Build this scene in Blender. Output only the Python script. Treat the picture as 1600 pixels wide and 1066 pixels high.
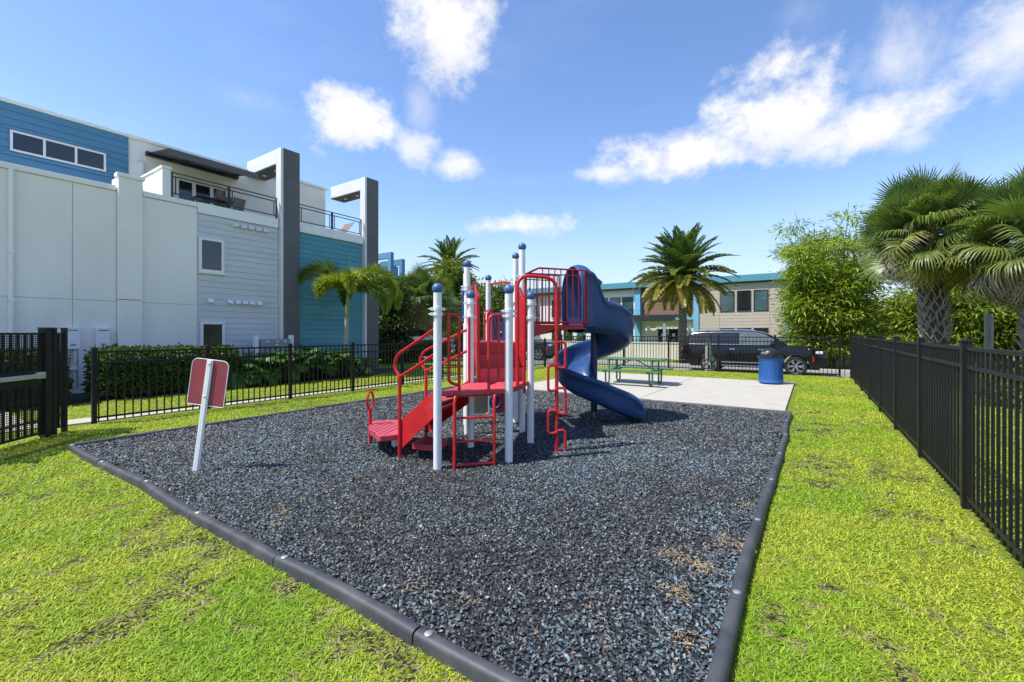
import bpy, bmesh, math, random
import numpy as np
from mathutils import Vector, Matrix
random.seed(7); RNG = np.random.default_rng(11)
for o in list(bpy.data.objects): bpy.data.objects.remove(o)
scene = bpy.context.scene
col = scene.collection
R = math.radians
PI = math.pi

# ------------------------------------------------------------------ camera
YAW = math.atan2(467, 690)                 # the yard is square to the world axes, the camera is turned to it
CA, SA = math.cos(YAW), math.sin(YAW)
cam_d = bpy.data.cameras.new('camera'); cam = bpy.data.objects.new('camera', cam_d); col.objects.link(cam)
cam.location = (0, 0, 1.5); cam.rotation_euler = (R(90), 0, YAW)
cam_d.sensor_width = 36; cam_d.lens = 15.525; cam_d.shift_y = -0.0081
cam_d.clip_start = .05; cam_d.clip_end = 3000
scene.camera = cam

# ------------------------------------------------------------------ light
SUN_EL = R(58); SDIR = Vector((-.64, -.77, 0)).normalized()      # where the sun stands
world = bpy.data.worlds.new('World'); scene.world = world; world.use_nodes = True
sun_d = bpy.data.lights.new('sun', 'SUN'); sun_d.energy = 3.4; sun_d.angle = R(.6); sun_d.color = (1, .955, .88)
sun = bpy.data.objects.new('sun', sun_d); col.objects.link(sun)
to_sun = Vector((SDIR.x*math.cos(SUN_EL), SDIR.y*math.cos(SUN_EL), math.sin(SUN_EL)))
sun.rotation_euler = (-to_sun).to_track_quat('-Z', 'Y').to_euler(); sun.location = to_sun*60
scene.view_settings.view_transform = 'Standard'; scene.view_settings.look = 'None'
scene.view_settings.exposure = 0.92; scene.view_settings.gamma = 1
scene.view_settings.use_curve_mapping = False
scene.cycles.max_bounces = 8; scene.cycles.transparent_max_bounces = 12

def world_nodes():
    nt = world.node_tree; N = nt.nodes; L = nt.links; N.clear()
    def m(op, a, b=None, c=None, clamp=False):
        n = N.new('ShaderNodeMath'); n.operation = op; n.use_clamp = clamp
        for i, v in enumerate((a, b, c)):
            if v is None: continue
            if isinstance(v, (int, float)): n.inputs[i].default_value = v
            else: L.new(v, n.inputs[i])
        return n.outputs[0]
    sky = N.new('ShaderNodeTexSky'); sky.sky_type = 'NISHITA'; sky.sun_disc = False
    sky.sun_elevation = SUN_EL; sky.sun_rotation = math.atan2(SDIR.x, SDIR.y)
    sky.air_density = 1.0; sky.dust_density = .2; sky.ozone_density = 2.2
    hs = N.new('ShaderNodeHueSaturation'); hs.inputs['Saturation'].default_value = 1.10; hs.inputs['Value'].default_value = 1.06
    tn = N.new('ShaderNodeMixRGB'); tn.blend_type = 'MULTIPLY'; tn.inputs[0].default_value = 1; tn.inputs[2].default_value = (.82, .78, .82, 1)
    L.new(sky.outputs[0], tn.inputs[1]); L.new(tn.outputs[0], hs.inputs['Color'])
    tc = N.new('ShaderNodeTexCoord'); sp = N.new('ShaderNodeSeparateXYZ'); L.new(tc.outputs['Generated'], sp.inputs[0])
    x, y, z = sp.outputs
    az = m('MULTIPLY', m('ARCTAN2', x, y), 180/PI); el = m('MULTIPLY', m('ARCSINE', z), 180/PI)
    hf = N.new('ShaderNodeMapRange'); hf.interpolation_type = 'SMOOTHSTEP'; L.new(el, hf.inputs[0])       # humid haze low over the horizon, all round
    hf.inputs[1].default_value = 0; hf.inputs[2].default_value = 17; hf.inputs[3].default_value = .72; hf.inputs[4].default_value = 0
    hz = N.new('ShaderNodeMixRGB'); hz.inputs[2].default_value = (2.15, 2.55, 3.0, 1); L.new(hf.outputs[0], hz.inputs[0]); L.new(hs.outputs[0], hz.inputs[1])
    def noise(scale, det, rough, w=0, sq=1.0):
        mp = N.new('ShaderNodeMapping'); mp.inputs['Scale'].default_value = (scale, scale, scale*sq); mp.inputs['Location'].default_value = (w, w*.7, w*1.3)
        L.new(tc.outputs['Generated'], mp.inputs[0])
        n = N.new('ShaderNodeTexNoise'); n.inputs['Scale'].default_value = 1; n.inputs['Detail'].default_value = det; n.inputs['Roughness'].default_value = rough
        L.new(mp.outputs[0], n.inputs['Vector']); return n.outputs['Fac']
    n1 = m('SUBTRACT', noise(8, 10, .66, 3.1, 1.3), .5)
    n2 = m('SUBTRACT', noise(19, 6, .6, 8.4, 1.2), .5)
    nz = m('ADD', m('MULTIPLY', n1, 2.05), m('MULTIPLY', n2, .95))
    nw = m('SUBTRACT', noise(12, 8, .7, 5.7, .5), .5)
    # azimuth and elevation in degrees: centre, half width, half height above and below, softness, thickness
    C = [(-42.5, 34.2, 9.0, 7.5, 7.0, .55, 1), (-46.2, 27.0, 3.2, 4.5, 7, .9, .45), (-54.0, 24.2, 8.6, 4.6, 4.8, .5, 1), (-47.0, 22.3, 4, 3.0, 3.2, .6, .8),
         (-41.0, 20.6, 4.2, 2.2, 2.0, .6, .9),
         (-33.5, 13.6, 8.2, 2.3, 2.0, .5, .95), (-2.5, 22.6, 11.0, 7.2, 4.6, .5, 1), (-13.5, 20.0, 13, 4.6, 3.6, .5, 1), (4.0, 20.0, 9, 5.2, 3.2, .55, 1), (-21, 19.2, 8.5, 2.2, 2.2, .6, .9),
         (7.0, 24.6, 5.6, 6.2, 6.0, 1.0, .75), (7.9, 17.9, 3.0, 2.0, 1.6, .8, .6), (14.6, 23.6, 5.2, 5.6, 4.2, .8, .85),
         (-65, 24.5, 6, 2.0, 2.4, 1.4, .35), (-1.0, 31.2, 4, 3.0, 3.5, 1.4, .28),
         (60, 26, 14, 6, 4, .5, 1), (100, 30, 16, 8, 5, .5, 1), (150, 22, 18, 7, 5, .5, 1), (-160, 34, 14, 7, 5, .5, 1), (-110, 22, 14, 6, 4, .5, 1), (-95, 44, 10, 6, 5, .6, .9), (35, 48, 12, 7, 6, .6, .9), (130, 52, 12, 8, 7, .6, .9)]
    total = None; low = None
    for (a0, e0, w, hu, hd, soft, amt) in C:
        du = m('SUBTRACT', az, a0)
        if abs(a0) > 90: du = m('SUBTRACT', m('MODULO', m('ADD', du, 540), 360), 180)
        dv = m('SUBTRACT', el, e0)
        u = m('DIVIDE', du, w)
        vv = m('MAXIMUM', m('DIVIDE', dv, hu), m('DIVIDE', dv, -hd))
        r = m('SQRT', m('ADD', m('MULTIPLY', u, u), m('MULTIPLY', vv, vv)))
        s = m('ADD', m('SUBTRACT', 1.0, r), nz if soft < 1 else m('MULTIPLY', nw, 2.2))
        k = N.new('ShaderNodeMapRange'); k.interpolation_type = 'SMOOTHSTEP'
        L.new(s, k.inputs[0]); k.inputs[1].default_value = .08; k.inputs[2].default_value = .08 + soft*1.45; k.inputs[3].default_value = 0; k.inputs[4].default_value = amt
        total = k.outputs[0] if total is None else m('MAXIMUM', total, k.outputs[0])
        sh = m('MULTIPLY', k.outputs[0], m('MULTIPLY', m('DIVIDE', dv, -hd), 1.0, clamp=True))
        low = sh if low is None else m('MAXIMUM', low, sh)
    # thin veil of high cloud all round the sky
    veil = N.new('ShaderNodeMapRange'); L.new(noise(2.6, 8, .62, 1.7, 3.5), veil.inputs[0])
    veil.inputs[1].default_value = .50; veil.inputs[2].default_value = .85; veil.inputs[4].default_value = .12
    total = m('MAXIMUM', total, veil.outputs[0])
    cl = N.new('ShaderNodeMixRGB'); cl.inputs[1].default_value = (3.65, 3.65, 3.7, 1); cl.inputs[2].default_value = (2.55, 2.75, 3.1, 1)
    shade = m('MULTIPLY', m('ADD', m('MULTIPLY', low, .9), m('MULTIPLY', nz, -.35)), 1.0, clamp=True)
    L.new(shade, cl.inputs[0])
    mx = N.new('ShaderNodeMixRGB'); L.new(total, mx.inputs[0]); L.new(hz.outputs[0], mx.inputs[1]); L.new(cl.outputs[0], mx.inputs[2])
    bg = N.new('ShaderNodeBackground'); bg.inputs[1].default_value = .15; L.new(mx.outputs[0], bg.inputs[0])
    out = N.new('ShaderNodeOutputWorld'); L.new(bg.outputs[0], out.inputs[0])
world_nodes()

# ------------------------------------------------------------------ materials
def mat(name, c, rough=.6, metal=0, var=.12, vs=4, bump=0, bs=60, c2=None, c2s=1.5, c2lo=.55, c2hi=.75, coat=0, spec=.5, stretch=(1, 1, 1), grime=0):
    M = bpy.data.materials.new(name); M.use_nodes = True; nt = M.node_tree; N = nt.nodes; L = nt.links
    p = N['Principled BSDF']; p.inputs['Roughness'].default_value = rough; p.inputs['Metallic'].default_value = metal
    p.inputs['Specular IOR Level'].default_value = spec; p.inputs['Coat Weight'].default_value = coat; p.inputs['Coat Roughness'].default_value = .05
    tc = N.new('ShaderNodeTexCoord'); geo = N.new('ShaderNodeNewGeometry')
    mp = N.new('ShaderNodeMapping'); mp.inputs['Scale'].default_value = stretch; L.new(geo.outputs['Position'], mp.inputs[0])
    def noise(s, d=5, r=.6):
        n = N.new('ShaderNodeTexNoise'); n.inputs['Scale'].default_value = s; n.inputs['Detail'].default_value = d; n.inputs['Roughness'].default_value = r
        L.new(mp.outputs[0], n.inputs['Vector']); return n.outputs['Fac']
    a = tuple(max(0, v*(1-var)) for v in c[:3]) + (1,); b = tuple(min(1, v*(1+var)) for v in c[:3]) + (1,)
    mx = N.new('ShaderNodeMixRGB'); mx.inputs[1].default_value = a; mx.inputs[2].default_value = b
    mr = N.new('ShaderNodeMapRange'); mr.inputs[1].default_value = .3; mr.inputs[2].default_value = .7; L.new(noise(vs), mr.inputs[0]); L.new(mr.outputs[0], mx.inputs[0])
    cur = mx.outputs[0]
    if c2:
        r2 = N.new('ShaderNodeMapRange'); r2.inputs[1].default_value = c2lo; r2.inputs[2].default_value = c2hi; L.new(noise(c2s, 8, .65), r2.inputs[0])
        m2 = N.new('ShaderNodeMixRGB'); m2.inputs[2].default_value = tuple(c2[:3]) + (1,); L.new(r2.outputs[0], m2.inputs[0]); L.new(cur, m2.inputs[1]); cur = m2.outputs[0]
    L.new(cur, p.inputs['Base Color'])
    rr = N.new('ShaderNodeMapRange'); rr.inputs[3].default_value = max(.02, rough-.08); rr.inputs[4].default_value = min(1, rough+.1); L.new(noise(vs*3), rr.inputs[0]); L.new(rr.outputs[0], p.inputs['Roughness'])
    if bump:
        bn = N.new('ShaderNodeBump'); bn.inputs['Strength'].default_value = bump; bn.inputs['Distance'].default_value = .02
        L.new(noise(bs, 6), bn.inputs['Height']); L.new(bn.outputs[0], p.inputs['Normal'])
    return M

def leafmat(name, rough=.5, trans=.35, gain=1.0):
    M = bpy.data.materials.new(name); M.use_nodes = True; nt = M.node_tree; N = nt.nodes; L = nt.links
    p = N['Principled BSDF']; p.inputs['Roughness'].default_value = rough; p.inputs['Specular IOR Level'].default_value = .35
    at = N.new('ShaderNodeAttribute'); at.attribute_name = 'col'
    L.new(at.outputs['Color'], p.inputs['Base Color'])
    tr = N.new('ShaderNodeBsdfTranslucent')
    g = N.new('ShaderNodeMixRGB'); g.blend_type = 'MULTIPLY'; g.inputs[0].default_value = 1; g.inputs[2].default_value = (1.25*gain, 1.3*gain, .6*gain, 1)
    L.new(at.outputs['Color'], g.inputs[1]); L.new(g.outputs[0], tr.inputs['Color'])
    mx = N.new('ShaderNodeMixShader'); mx.inputs[0].default_value = trans
    L.new(p.outputs[0], mx.inputs[1]); L.new(tr.outputs[0], mx.inputs[2]); L.new(mx.outputs[0], N['Material Output'].inputs['Surface'])
    return M

def attrmat(name, rough=.6, spec=.4):
    M = bpy.data.materials.new(name); M.use_nodes = True; nt = M.node_tree; N = nt.nodes
    p = N['Principled BSDF']; p.inputs['Roughness'].default_value = rough; p.inputs['Specular IOR Level'].default_value = spec
    at = N.new('ShaderNodeAttribute'); at.attribute_name = 'col'; nt.links.new(at.outputs['Color'], p.inputs['Base Color'])
    return M

MT = dict(
    white_paint=mat('white_paint', (.80, .81, .82), .38, var=.05, vs=9, c2=(.62, .62, .60), c2s=6, c2lo=.62, c2hi=.85),
    red=mat('red_powder_coat', (.50, .014, .018), .36, var=.14, vs=8, c2=(.46, .06, .07), c2s=5, c2lo=.55, c2hi=.8),
    red_deck=mat('red_vinyl_deck', (.52, .055, .075), .5, var=.1, vs=14, bump=.15, bs=90, c2=(.44, .09, .10), c2s=4, c2lo=.5, c2hi=.8),
    red_sign=mat('faded_red_sign_back', (.30, .045, .06), .55, var=.12, vs=7),
    blue_plastic=mat('blue_plastic', (.024, .066, .185), .34, var=.12, vs=3, c2=(.06, .13, .31), c2s=2.4, c2lo=.5, c2hi=.85, spec=.45),
    blue_cap=mat('blue_cap', (.055, .125, .29), .42, var=.15, vs=14),
    navy=mat('navy_plastic', (.018, .035, .12), .4),
    beige_panel=mat('beige_panel', (.42, .39, .25), .6),
    steel=mat('galvanised_steel', (.55, .56, .57), .4, metal=.8, var=.1, vs=20),
    black_fence=mat('black_powder_coat', (.009, .009, .010), .45, var=.2, vs=12, spec=.32),
    border=mat('black_border_plastic', (.045, .047, .055), .55, var=.25, vs=7, c2=(.09, .09, .095), c2s=4, c2lo=.45, c2hi=.75, bump=.1, bs=120),
    mulchbase=mat('rubber_mulch_base', (.012, .015, .020), .8, var=.5, vs=30, bump=.9, bs=70),
    concrete=mat('concrete', (.435, .405, .34), .8, var=.07, vs=3, bump=.12, bs=160, c2=(.32, .29, .235), c2s=.9, c2lo=.58, c2hi=.82),
    road=mat('asphalt', (.20, .20, .205), .85, var=.15, vs=2, bump=.2, bs=140, c2=(.26, .26, .255), c2s=.5, c2lo=.4, c2hi=.7),
    soil=mat('dark_mulch_bed', (.030, .020, .014), .95, var=.5, vs=20, bump=.8, bs=40),
    green_coat=mat('green_coated_steel', (.045, .135, .085), .45, var=.12, vs=9),
    can_blue=mat('blue_coated_steel', (.030, .115, .36), .42, var=.1, vs=9, bump=.08, bs=80),
    black_plastic=mat('black_plastic', (.018, .018, .02), .35, var=.2, vs=8),
    stucco=mat('pale_stucco', (.86, .845, .785), .85, var=.04, vs=1.2, bump=.25, bs=130, c2=(.77, .755, .70), c2s=.7, c2lo=.45, c2hi=.85, stretch=(1, 1, .45)),
    stucco_white=mat('white_stucco', (.84, .85, .82), .8, var=.04, vs=1.5, bump=.2, bs=130, c2=(.52, .52, .42), c2s=1.1, c2lo=.62, c2hi=.85, stretch=(1, 1, .5)),
    siding_grey=mat('grey_siding', (.58, .60, .62), .6, var=.07, vs=2.5, bump=.15, bs=40, stretch=(1, .3, 2), c2=(.48, .50, .51), c2s=.8, c2lo=.55, c2hi=.8),
    siding_teal=mat('teal_siding', (.075, .275, .335), .55, var=.1, vs=2, bump=.15, bs=40, stretch=(1, .3, 2), c2=(.12, .34, .41), c2s=.6, c2lo=.5, c2hi=.75),
    siding_blue=mat('blue_siding', (.085, .235, .385), .55, var=.08, vs=2, bump=.15, bs=40, stretch=(1, .3, 2)),
    charcoal=mat('charcoal_stucco', (.125, .125, .132), .8, var=.08, vs=1.4, bump=.2, bs=120, c2=(.15, .15, .155), c2s=.9, c2lo=.5, c2hi=.8),
    grey_stucco=mat('light_grey_stucco', (.72, .72, .72), .8, var=.05, vs=1.6, bump=.2, bs=120),
    trim=mat('white_trim', (.80, .80, .80), .5, var=.04),
    grey_metal=mat('grey_cabinet', (.26, .29, .29), .5, var=.1, vs=6),
    dark_metal=mat('dark_bronze_metal', (.022, .021, .022), .45, var=.2),
    awning=mat('grey_awning_fabric', (.12, .12, .13), .9, var=.25, vs=40),
    brown_sling=mat('brown_sling', (.19, .15, .13), .8),
    tan=mat('tan_siding', (.43, .37, .30), .65, var=.06, vs=2, stretch=(.3, 1, 2)),
    brown=mat('brown_siding', (.20, .115, .070), .65, var=.12, vs=2, stretch=(.3, 1, 2)),
    teal_trim=mat('teal_trim', (.075, .26, .34), .55, var=.06),
    skyblue=mat('light_blue_stucco', (.16, .40, .55), .7, var=.05),
    cream=mat('cream_wall', (.62, .585, .50), .8, var=.06, vs=1.2, bump=.15, bs=60, stretch=(1, 1, .4)),
    bldg_white=mat('white_far_wall', (.74, .74, .72), .8, var=.04),
    glass=mat('dark_glass', (.016, .020, .022), .06, var=.3, vs=.8, spec=.8),
    glass_teal=mat('teal_glass', (.05, .10, .11), .06, var=.4, vs=.6, spec=.8),
    bark=mat('grey_bark', (.17, .145, .115), .9, var=.3, vs=9, bump=.7, bs=25, stretch=(1, 1, .4)),
    bark_dark=mat('dark_palm_bark', (.075, .058, .042), .95, var=.35, vs=14, bump=.9, bs=25),
    bark_pale=mat('pale_ringed_bark', (.34, .32, .28), .85, var=.2, vs=14, bump=.4, bs=20, stretch=(.2, .2, 3)),
    crownshaft=mat('green_crownshaft', (.20, .26, .08), .45, var=.15),
    boot=mat('grey_palm_boot', (.30, .265, .225), .9, var=.3, vs=12, bump=.5, bs=30),
    culm=mat('bamboo_culm', (.16, .17, .05), .5, var=.3, vs=5),
    wood=mat('weathered_wood', (.34, .32, .28), .85, var=.25, vs=6, bump=.5, bs=20, stretch=(3, 3, .3)),
    car_black=mat('black_car_paint', (.006, .006, .006), .16, var=.1, coat=.25, spec=.35),
    car_white=mat('white_car_paint', (.75, .75, .75), .2, var=.03, coat=1),
    car_blue=mat('grey_blue_car_paint', (.20, .27, .35), .2, var=.03, coat=1),
    car_dark=mat('dark_grey_car_paint', (.03, .032, .036), .2, var=.03, coat=1),
    car_glass=mat('car_glass', (.012, .014, .015), .04, var=.1, spec=.8),
    car_glass_pale=mat('car_front_glass', (.10, .125, .12), .06, var=.2, vs=3, spec=.8),
    chrome=mat('chrome', (.78, .79, .80), .12, metal=1, var=.03),
    tyre=mat('tyre_rubber', (.012, .012, .012), .8),
    rim=mat('alloy_rim', (.62, .63, .64), .28, metal=.9, var=.05),
    lamp_red=mat('red_lens', (.5, .02, .01), .2),
    lamp_clear=mat('clear_lens', (.6, .62, .64), .08, var=.1),
    marker_green=mat('dark_green_post', (.05, .09, .055), .7, var=.3, vs=6),
    notice=mat('white_notice', (.8, .8, .78), .6, var=.02),
    leaf=leafmat('leaf', .42, .40), palm_leaf=leafmat('palm_leaf', .38, .30), dead_leaf=leafmat('dead_palm_leaf', .85, .12, .7), blade=leafmat('grass_blade', .5, .42, .95),
    chip=attrmat('rubber_chip', .6, .28), dry=attrmat('dry_grass', .9, .1),
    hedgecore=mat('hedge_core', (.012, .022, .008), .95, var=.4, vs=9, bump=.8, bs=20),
)

def lawn_material():
    M = bpy.data.materials.new('lawn'); M.use_nodes = True; nt = M.node_tree; N = nt.nodes; L = nt.links
    p = N['Principled BSDF']; p.inputs['Roughness'].default_value = .9; p.inputs['Specular IOR Level'].default_value = .15
    geo = N.new('ShaderNodeNewGeometry')
    def noise(s, d, r=.6):
        n = N.new('ShaderNodeTexNoise'); n.inputs['Scale'].default_value = s; n.inputs['Detail'].default_value = d; n.inputs['Roughness'].default_value = r
        L.new(geo.outputs['Position'], n.inputs['Vector']); return n.outputs['Fac']
    def ramp(f, stops):
        r = N.new('ShaderNodeValToRGB'); L.new(f, r.inputs[0]); e = r.color_ramp.elements
        while len(e) < len(stops): e.new(.5)
        for q, (pos, c) in zip(e, stops): q.position = pos; q.color = c + (1,)
        return r.outputs[0]
    a = ramp(noise(1.1, 6), [(.3, (.15, .23, .018)), (.5, (.22, .28, .025)), (.7, (.29, .31, .04))])
    b = ramp(noise(42, 5, .7), [(.32, (.25, .27, .22)), (.5, (.8, .8, .8)), (.72, (1.25, 1.2, 1.15))])
    mu = N.new('ShaderNodeMixRGB'); mu.blend_type = 'MULTIPLY'; mu.inputs[0].default_value = 1; L.new(a, mu.inputs[1]); L.new(b, mu.inputs[2])
    k = N.new('ShaderNodeMapRange'); L.new(noise(3.1, 9, .72), k.inputs[0]); k.inputs[1].default_value = .60; k.inputs[2].default_value = .74
    mx = N.new('ShaderNodeMixRGB'); L.new(k.outputs[0], mx.inputs[0]); L.new(mu.outputs[0], mx.inputs[1]); mx.inputs[2].default_value = (.17, .125, .06, 1)
    L.new(mx.outputs[0], p.inputs['Base Color'])
    bn = N.new('ShaderNodeBump'); bn.inputs['Strength'].default_value = .8; bn.inputs['Distance'].default_value = .03; L.new(noise(55, 5, .7), bn.inputs['Height']); L.new(bn.outputs[0], p.inputs['Normal'])
    return M
MT['lawn'] = lawn_material()

# ------------------------------------------------------------------ helpers
class MB:
    """collects shapes; build() links them as one mesh object. org is subtracted so that the mesh sits in its parent's frame"""
    def __init__(s, org=(0, 0, 0)): s.v = []; s.f = []; s.o = Vector(org)
    def add(s, vs, fs):
        b = len(s.v); s.v += [Vector(v) - s.o for v in vs]; s.f += [tuple(i+b for i in f) for f in fs]; return s
    def box(s, x0, x1, y0, y1, z0, z1):
        return s.add([(x0, y0, z0), (x1, y0, z0), (x1, y1, z0), (x0, y1, z0), (x0, y0, z1), (x1, y0, z1), (x1, y1, z1), (x0, y1, z1)],
                     [(0, 3, 2, 1), (4, 5, 6, 7), (0, 1, 5, 4), (1, 2, 6, 5), (2, 3, 7, 6), (3, 0, 4, 7)])
    def bar(s, a, b, w, h, up=(0, 0, 1)):
        a = Vector(a); b = Vector(b); t = (b-a).normalized(); u = Vector(up); sd = t.cross(u)
        if sd.length < 1e-4: sd = t.cross(Vector((1, 0, 0)))
        sd.normalize(); u = sd.cross(t); vs = []
        for p in (a, b):
            for i, j in ((-1, -1), (1, -1), (1, 1), (-1, 1)): vs.append(p + sd*i*w/2 + u*j*h/2)
        return s.add(vs, [(0, 1, 2, 3), (7, 6, 5, 4), (0, 4, 5, 1), (1, 5, 6, 2), (2, 6, 7, 3), (3, 7, 4, 0)])
    def tube(s, pts, r, n=8, closed=False):
        pts = [Vector(p) for p in pts]; m = len(pts); rs = r if isinstance(r, (list, tuple)) else [r]*m; vs = []; prev = None
        for i, p in enumerate(pts):
            if closed: t = pts[(i+1) % m] - pts[i-1]
            else: t = pts[min(i+1, m-1)] - pts[max(i-1, 0)]
            t.normalize()
            if prev is None:
                ref = Vector((0, 0, 1)) if abs(t.z) < .9 else Vector((1, 0, 0)); u = t.cross(ref).normalized()
            else:
                u = (prev - t*prev.dot(t)).normalized()
            prev = u; w = t.cross(u)
            for k in range(n):
                a = 2*PI*k/n; vs.append(p + (u*math.cos(a) + w*math.sin(a))*rs[i])
        fs = []
        for i in range(m if closed else m-1):
            j = (i+1) % m
            for k in range(n): fs.append((i*n+k, i*n+(k+1) % n, j*n+(k+1) % n, j*n+k))
        if not closed: fs += [tuple(range(n-1, -1, -1)), tuple((m-1)*n+k for k in range(n))]
        return s.add(vs, fs)
    def prism(s, poly, z0, z1):
        n = len(poly); return s.add([(x, y, z0) for x, y in poly] + [(x, y, z1) for x, y in poly],
            [tuple(range(n-1, -1, -1)), tuple(range(n, 2*n))] + [(i, (i+1) % n, n+(i+1) % n, n+i) for i in range(n)])
    def plate(s, pts, thick):
        pts = [Vector(p) for p in pts]; nrm = (pts[1]-pts[0]).cross(pts[2]-pts[0]).normalized()*thick/2; n = len(pts)
        return s.add([p-nrm for p in pts] + [p+nrm for p in pts], [tuple(range(n-1, -1, -1)), tuple(range(n, 2*n))] + [(i, (i+1) % n, n+(i+1) % n, n+i) for i in range(n)])
    def lathe(s, prof, c=(0, 0, 0), n=24, cap=True):
        vs = []; m = len(prof)
        for r, z in prof:
            for k in range(n): vs.append((c[0]+max(r, .0005)*math.cos(2*PI*k/n), c[1]+max(r, .0005)*math.sin(2*PI*k/n), c[2]+z))
        fs = [(i*n+k, i*n+(k+1) % n, (i+1)*n+(k+1) % n, (i+1)*n+k) for i in range(m-1) for k in range(n)]
        return s.add(vs, fs + ([tuple(range(n-1, -1, -1)), tuple((m-1)*n+k for k in range(n))] if cap else []))
    def ball(s, c, r, n=14, m=9):
        return s.lathe([(r*math.sin(PI*i/m), -r*math.cos(PI*i/m)) for i in range(m+1)], c, n)
    def grid(s, rows):
        m = len(rows); n = len(rows[0]); return s.add([p for r in rows for p in r], [(i*n+j, i*n+j+1, (i+1)*n+j+1, (i+1)*n+j) for i in range(m-1) for j in range(n-1)])
    def build(s, name, m, parent=None, smooth=False, bevel=0, solid=0, seg=2):
        me = bpy.data.meshes.new(name); me.from_pydata([tuple(v) for v in s.v], [], s.f); me.update()
        me.materials.append(MT[m] if isinstance(m, str) else m)
        if smooth:
            for p in me.polygons: p.use_smooth = True
            try: me.set_sharp_from_angle(angle=R(40))
            except Exception: pass
        o = bpy.data.objects.new(name, me); col.objects.link(o); o.parent = parent
        if solid: q = o.modifiers.new('thickness', 'SOLIDIFY'); q.thickness = solid; q.offset = 0
        if bevel: q = o.modifiers.new('bevel', 'BEVEL'); q.width = bevel; q.segments = seg; q.limit_method = 'ANGLE'; q.angle_limit = R(35)
        return o

def share(o, name, loc, rot=(0, 0, 0), parent=None, scale=None):
    c = bpy.data.objects.new(name, o.data if hasattr(o, 'data') else o); col.objects.link(c); c.parent = parent; c.location = loc; c.rotation_euler = rot
    if scale is not None: c.scale = scale if isinstance(scale, (tuple, list)) else (scale,)*3
    return c
def tag(o, label=None, cat=None, group=None, kind=None):
    if label: o['label'] = label
    if cat: o['category'] = cat
    if group: o['group'] = group
    if kind: o['kind'] = kind
    return o
def thing(name, label, cat, loc=(0, 0, 0), rz=0, group=None):
    o = bpy.data.objects.new(name, None); col.objects.link(o); o.location = loc; o.rotation_euler = (0, 0, rz); o.empty_display_size = .2
    return tag(o, label, cat, group)
def tree_copy(o, parent=None):
    c = o.copy(); col.objects.link(c); c.parent = parent
    for ch in list(o.children): tree_copy(ch, c)
    return c
def np_mesh(name, V, T, C=None, m=None, parent=None, smooth=False):
    V = np.ascontiguousarray(V, dtype=np.float32); T = np.ascontiguousarray(T, dtype=np.int32); me = bpy.data.meshes.new(name); k = T.shape[1]
    me.vertices.add(len(V)); me.vertices.foreach_set('co', V.ravel()); me.loops.add(T.size); me.polygons.add(len(T))
    me.loops.foreach_set('vertex_index', T.ravel()); me.polygons.foreach_set('loop_start', np.arange(0, T.size, k, dtype=np.int32))
    me.update(calc_edges=True)
    if C is not None:
        a = me.color_attributes.new('col', 'FLOAT_COLOR', 'POINT'); CC = np.ones((len(V), 4), np.float32); CC[:, :3] = C; a.data.foreach_set('color', CC.ravel())
    if m: me.materials.append(MT[m])
    if smooth: me.polygons.foreach_set('use_smooth', np.ones(len(T), bool))
    if name is None or parent is False: return me
    o = bpy.data.objects.new(name, me); col.objects.link(o); o.parent = parent
    return o
def vnoise(x, y, s, seed=0):
    """smooth value noise on arrays"""
    rg = np.random.default_rng(seed); tb = rg.random((256, 256)); x = np.asarray(x)*s+100; y = np.asarray(y)*s+100
    xi = np.floor(x).astype(int); yi = np.floor(y).astype(int); fx = x-xi; fy = y-yi; fx = fx*fx*(3-2*fx); fy = fy*fy*(3-2*fy)
    g = lambda a, b: tb[a % 256, b % 256]
    return (g(xi, yi)*(1-fx)+g(xi+1, yi)*fx)*(1-fy)+(g(xi, yi+1)*(1-fx)+g(xi+1, yi+1)*fx)*fy
def unit(a): return a/np.maximum(np.linalg.norm(a, axis=1, keepdims=True), 1e-6)
def leaves(P, D, N_, L, W, C, fold=.25):
    """diamond leaves: P base, D direction, N_ rough normal -> verts, tris, colours"""
    n = len(P); D = unit(D); S = unit(np.cross(D, N_)); U = np.cross(S, D); L = np.broadcast_to(L, n)[:, None]; W = np.broadcast_to(W, n)[:, None]
    a = P; b = P + D*L*.42 + S*W*.5 + U*W*fold; c = P + D*L - U*L*.06; d = P + D*L*.42 - S*W*.5 + U*W*fold
    V = np.stack([a, b, c, d], 1).reshape(-1, 3); i = np.arange(n)[:, None]*4
    T = np.concatenate([i+np.array([[0, 1, 2]]), i+np.array([[0, 2, 3]])], 0); return V, T, np.repeat(C, 4, 0)

# ================================================================== SETTING
MX0, MX1, MY0, MY1 = -7.85, -.32, 1.52, 9.45           # rubber mulch bed
def ground():
    xs = [-900, -300, -120, -60, -30, -16, -8, 0, 8, 16, 30, 60, 120, 300, 900]
    ys = [(-300, 0), (-60, 0), (-10, 0), (0, 0), (10, 0), (18.7, 0), (19.4, -.16), (20.2, -.30), (26, -.32), (60, -.32), (150, -.3), (500, -.2), (1500, 0)]
    b = MB(); b.grid([[(x, y, z) for x in xs] for y, z in ys]); tag(b.build('ground', 'lawn'), kind='structure')
ground()
b = MB(); b.grid([[(x, y, z) for x in (-80, -30, -12, 0, 12, 40, 120)] for y, z in ((19.55, -.14), (20.2, -.285), (25.0, -.305))]); tag(b.build('road', 'road'), kind='structure')
b = MB(); b.box(-80, 120, 25.0, 25.16, -.4, -.18); tag(b.build('kerb', 'concrete', bevel=.02), kind='structure')
b = MB(); b.box(-40, -9.98, -8, 1.55, -.05, .02); b.box(-10.42, -9.9, 1.55, 18.3, -.05, .022); tag(b.build('footpath', 'concrete'), kind='structure')
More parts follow.
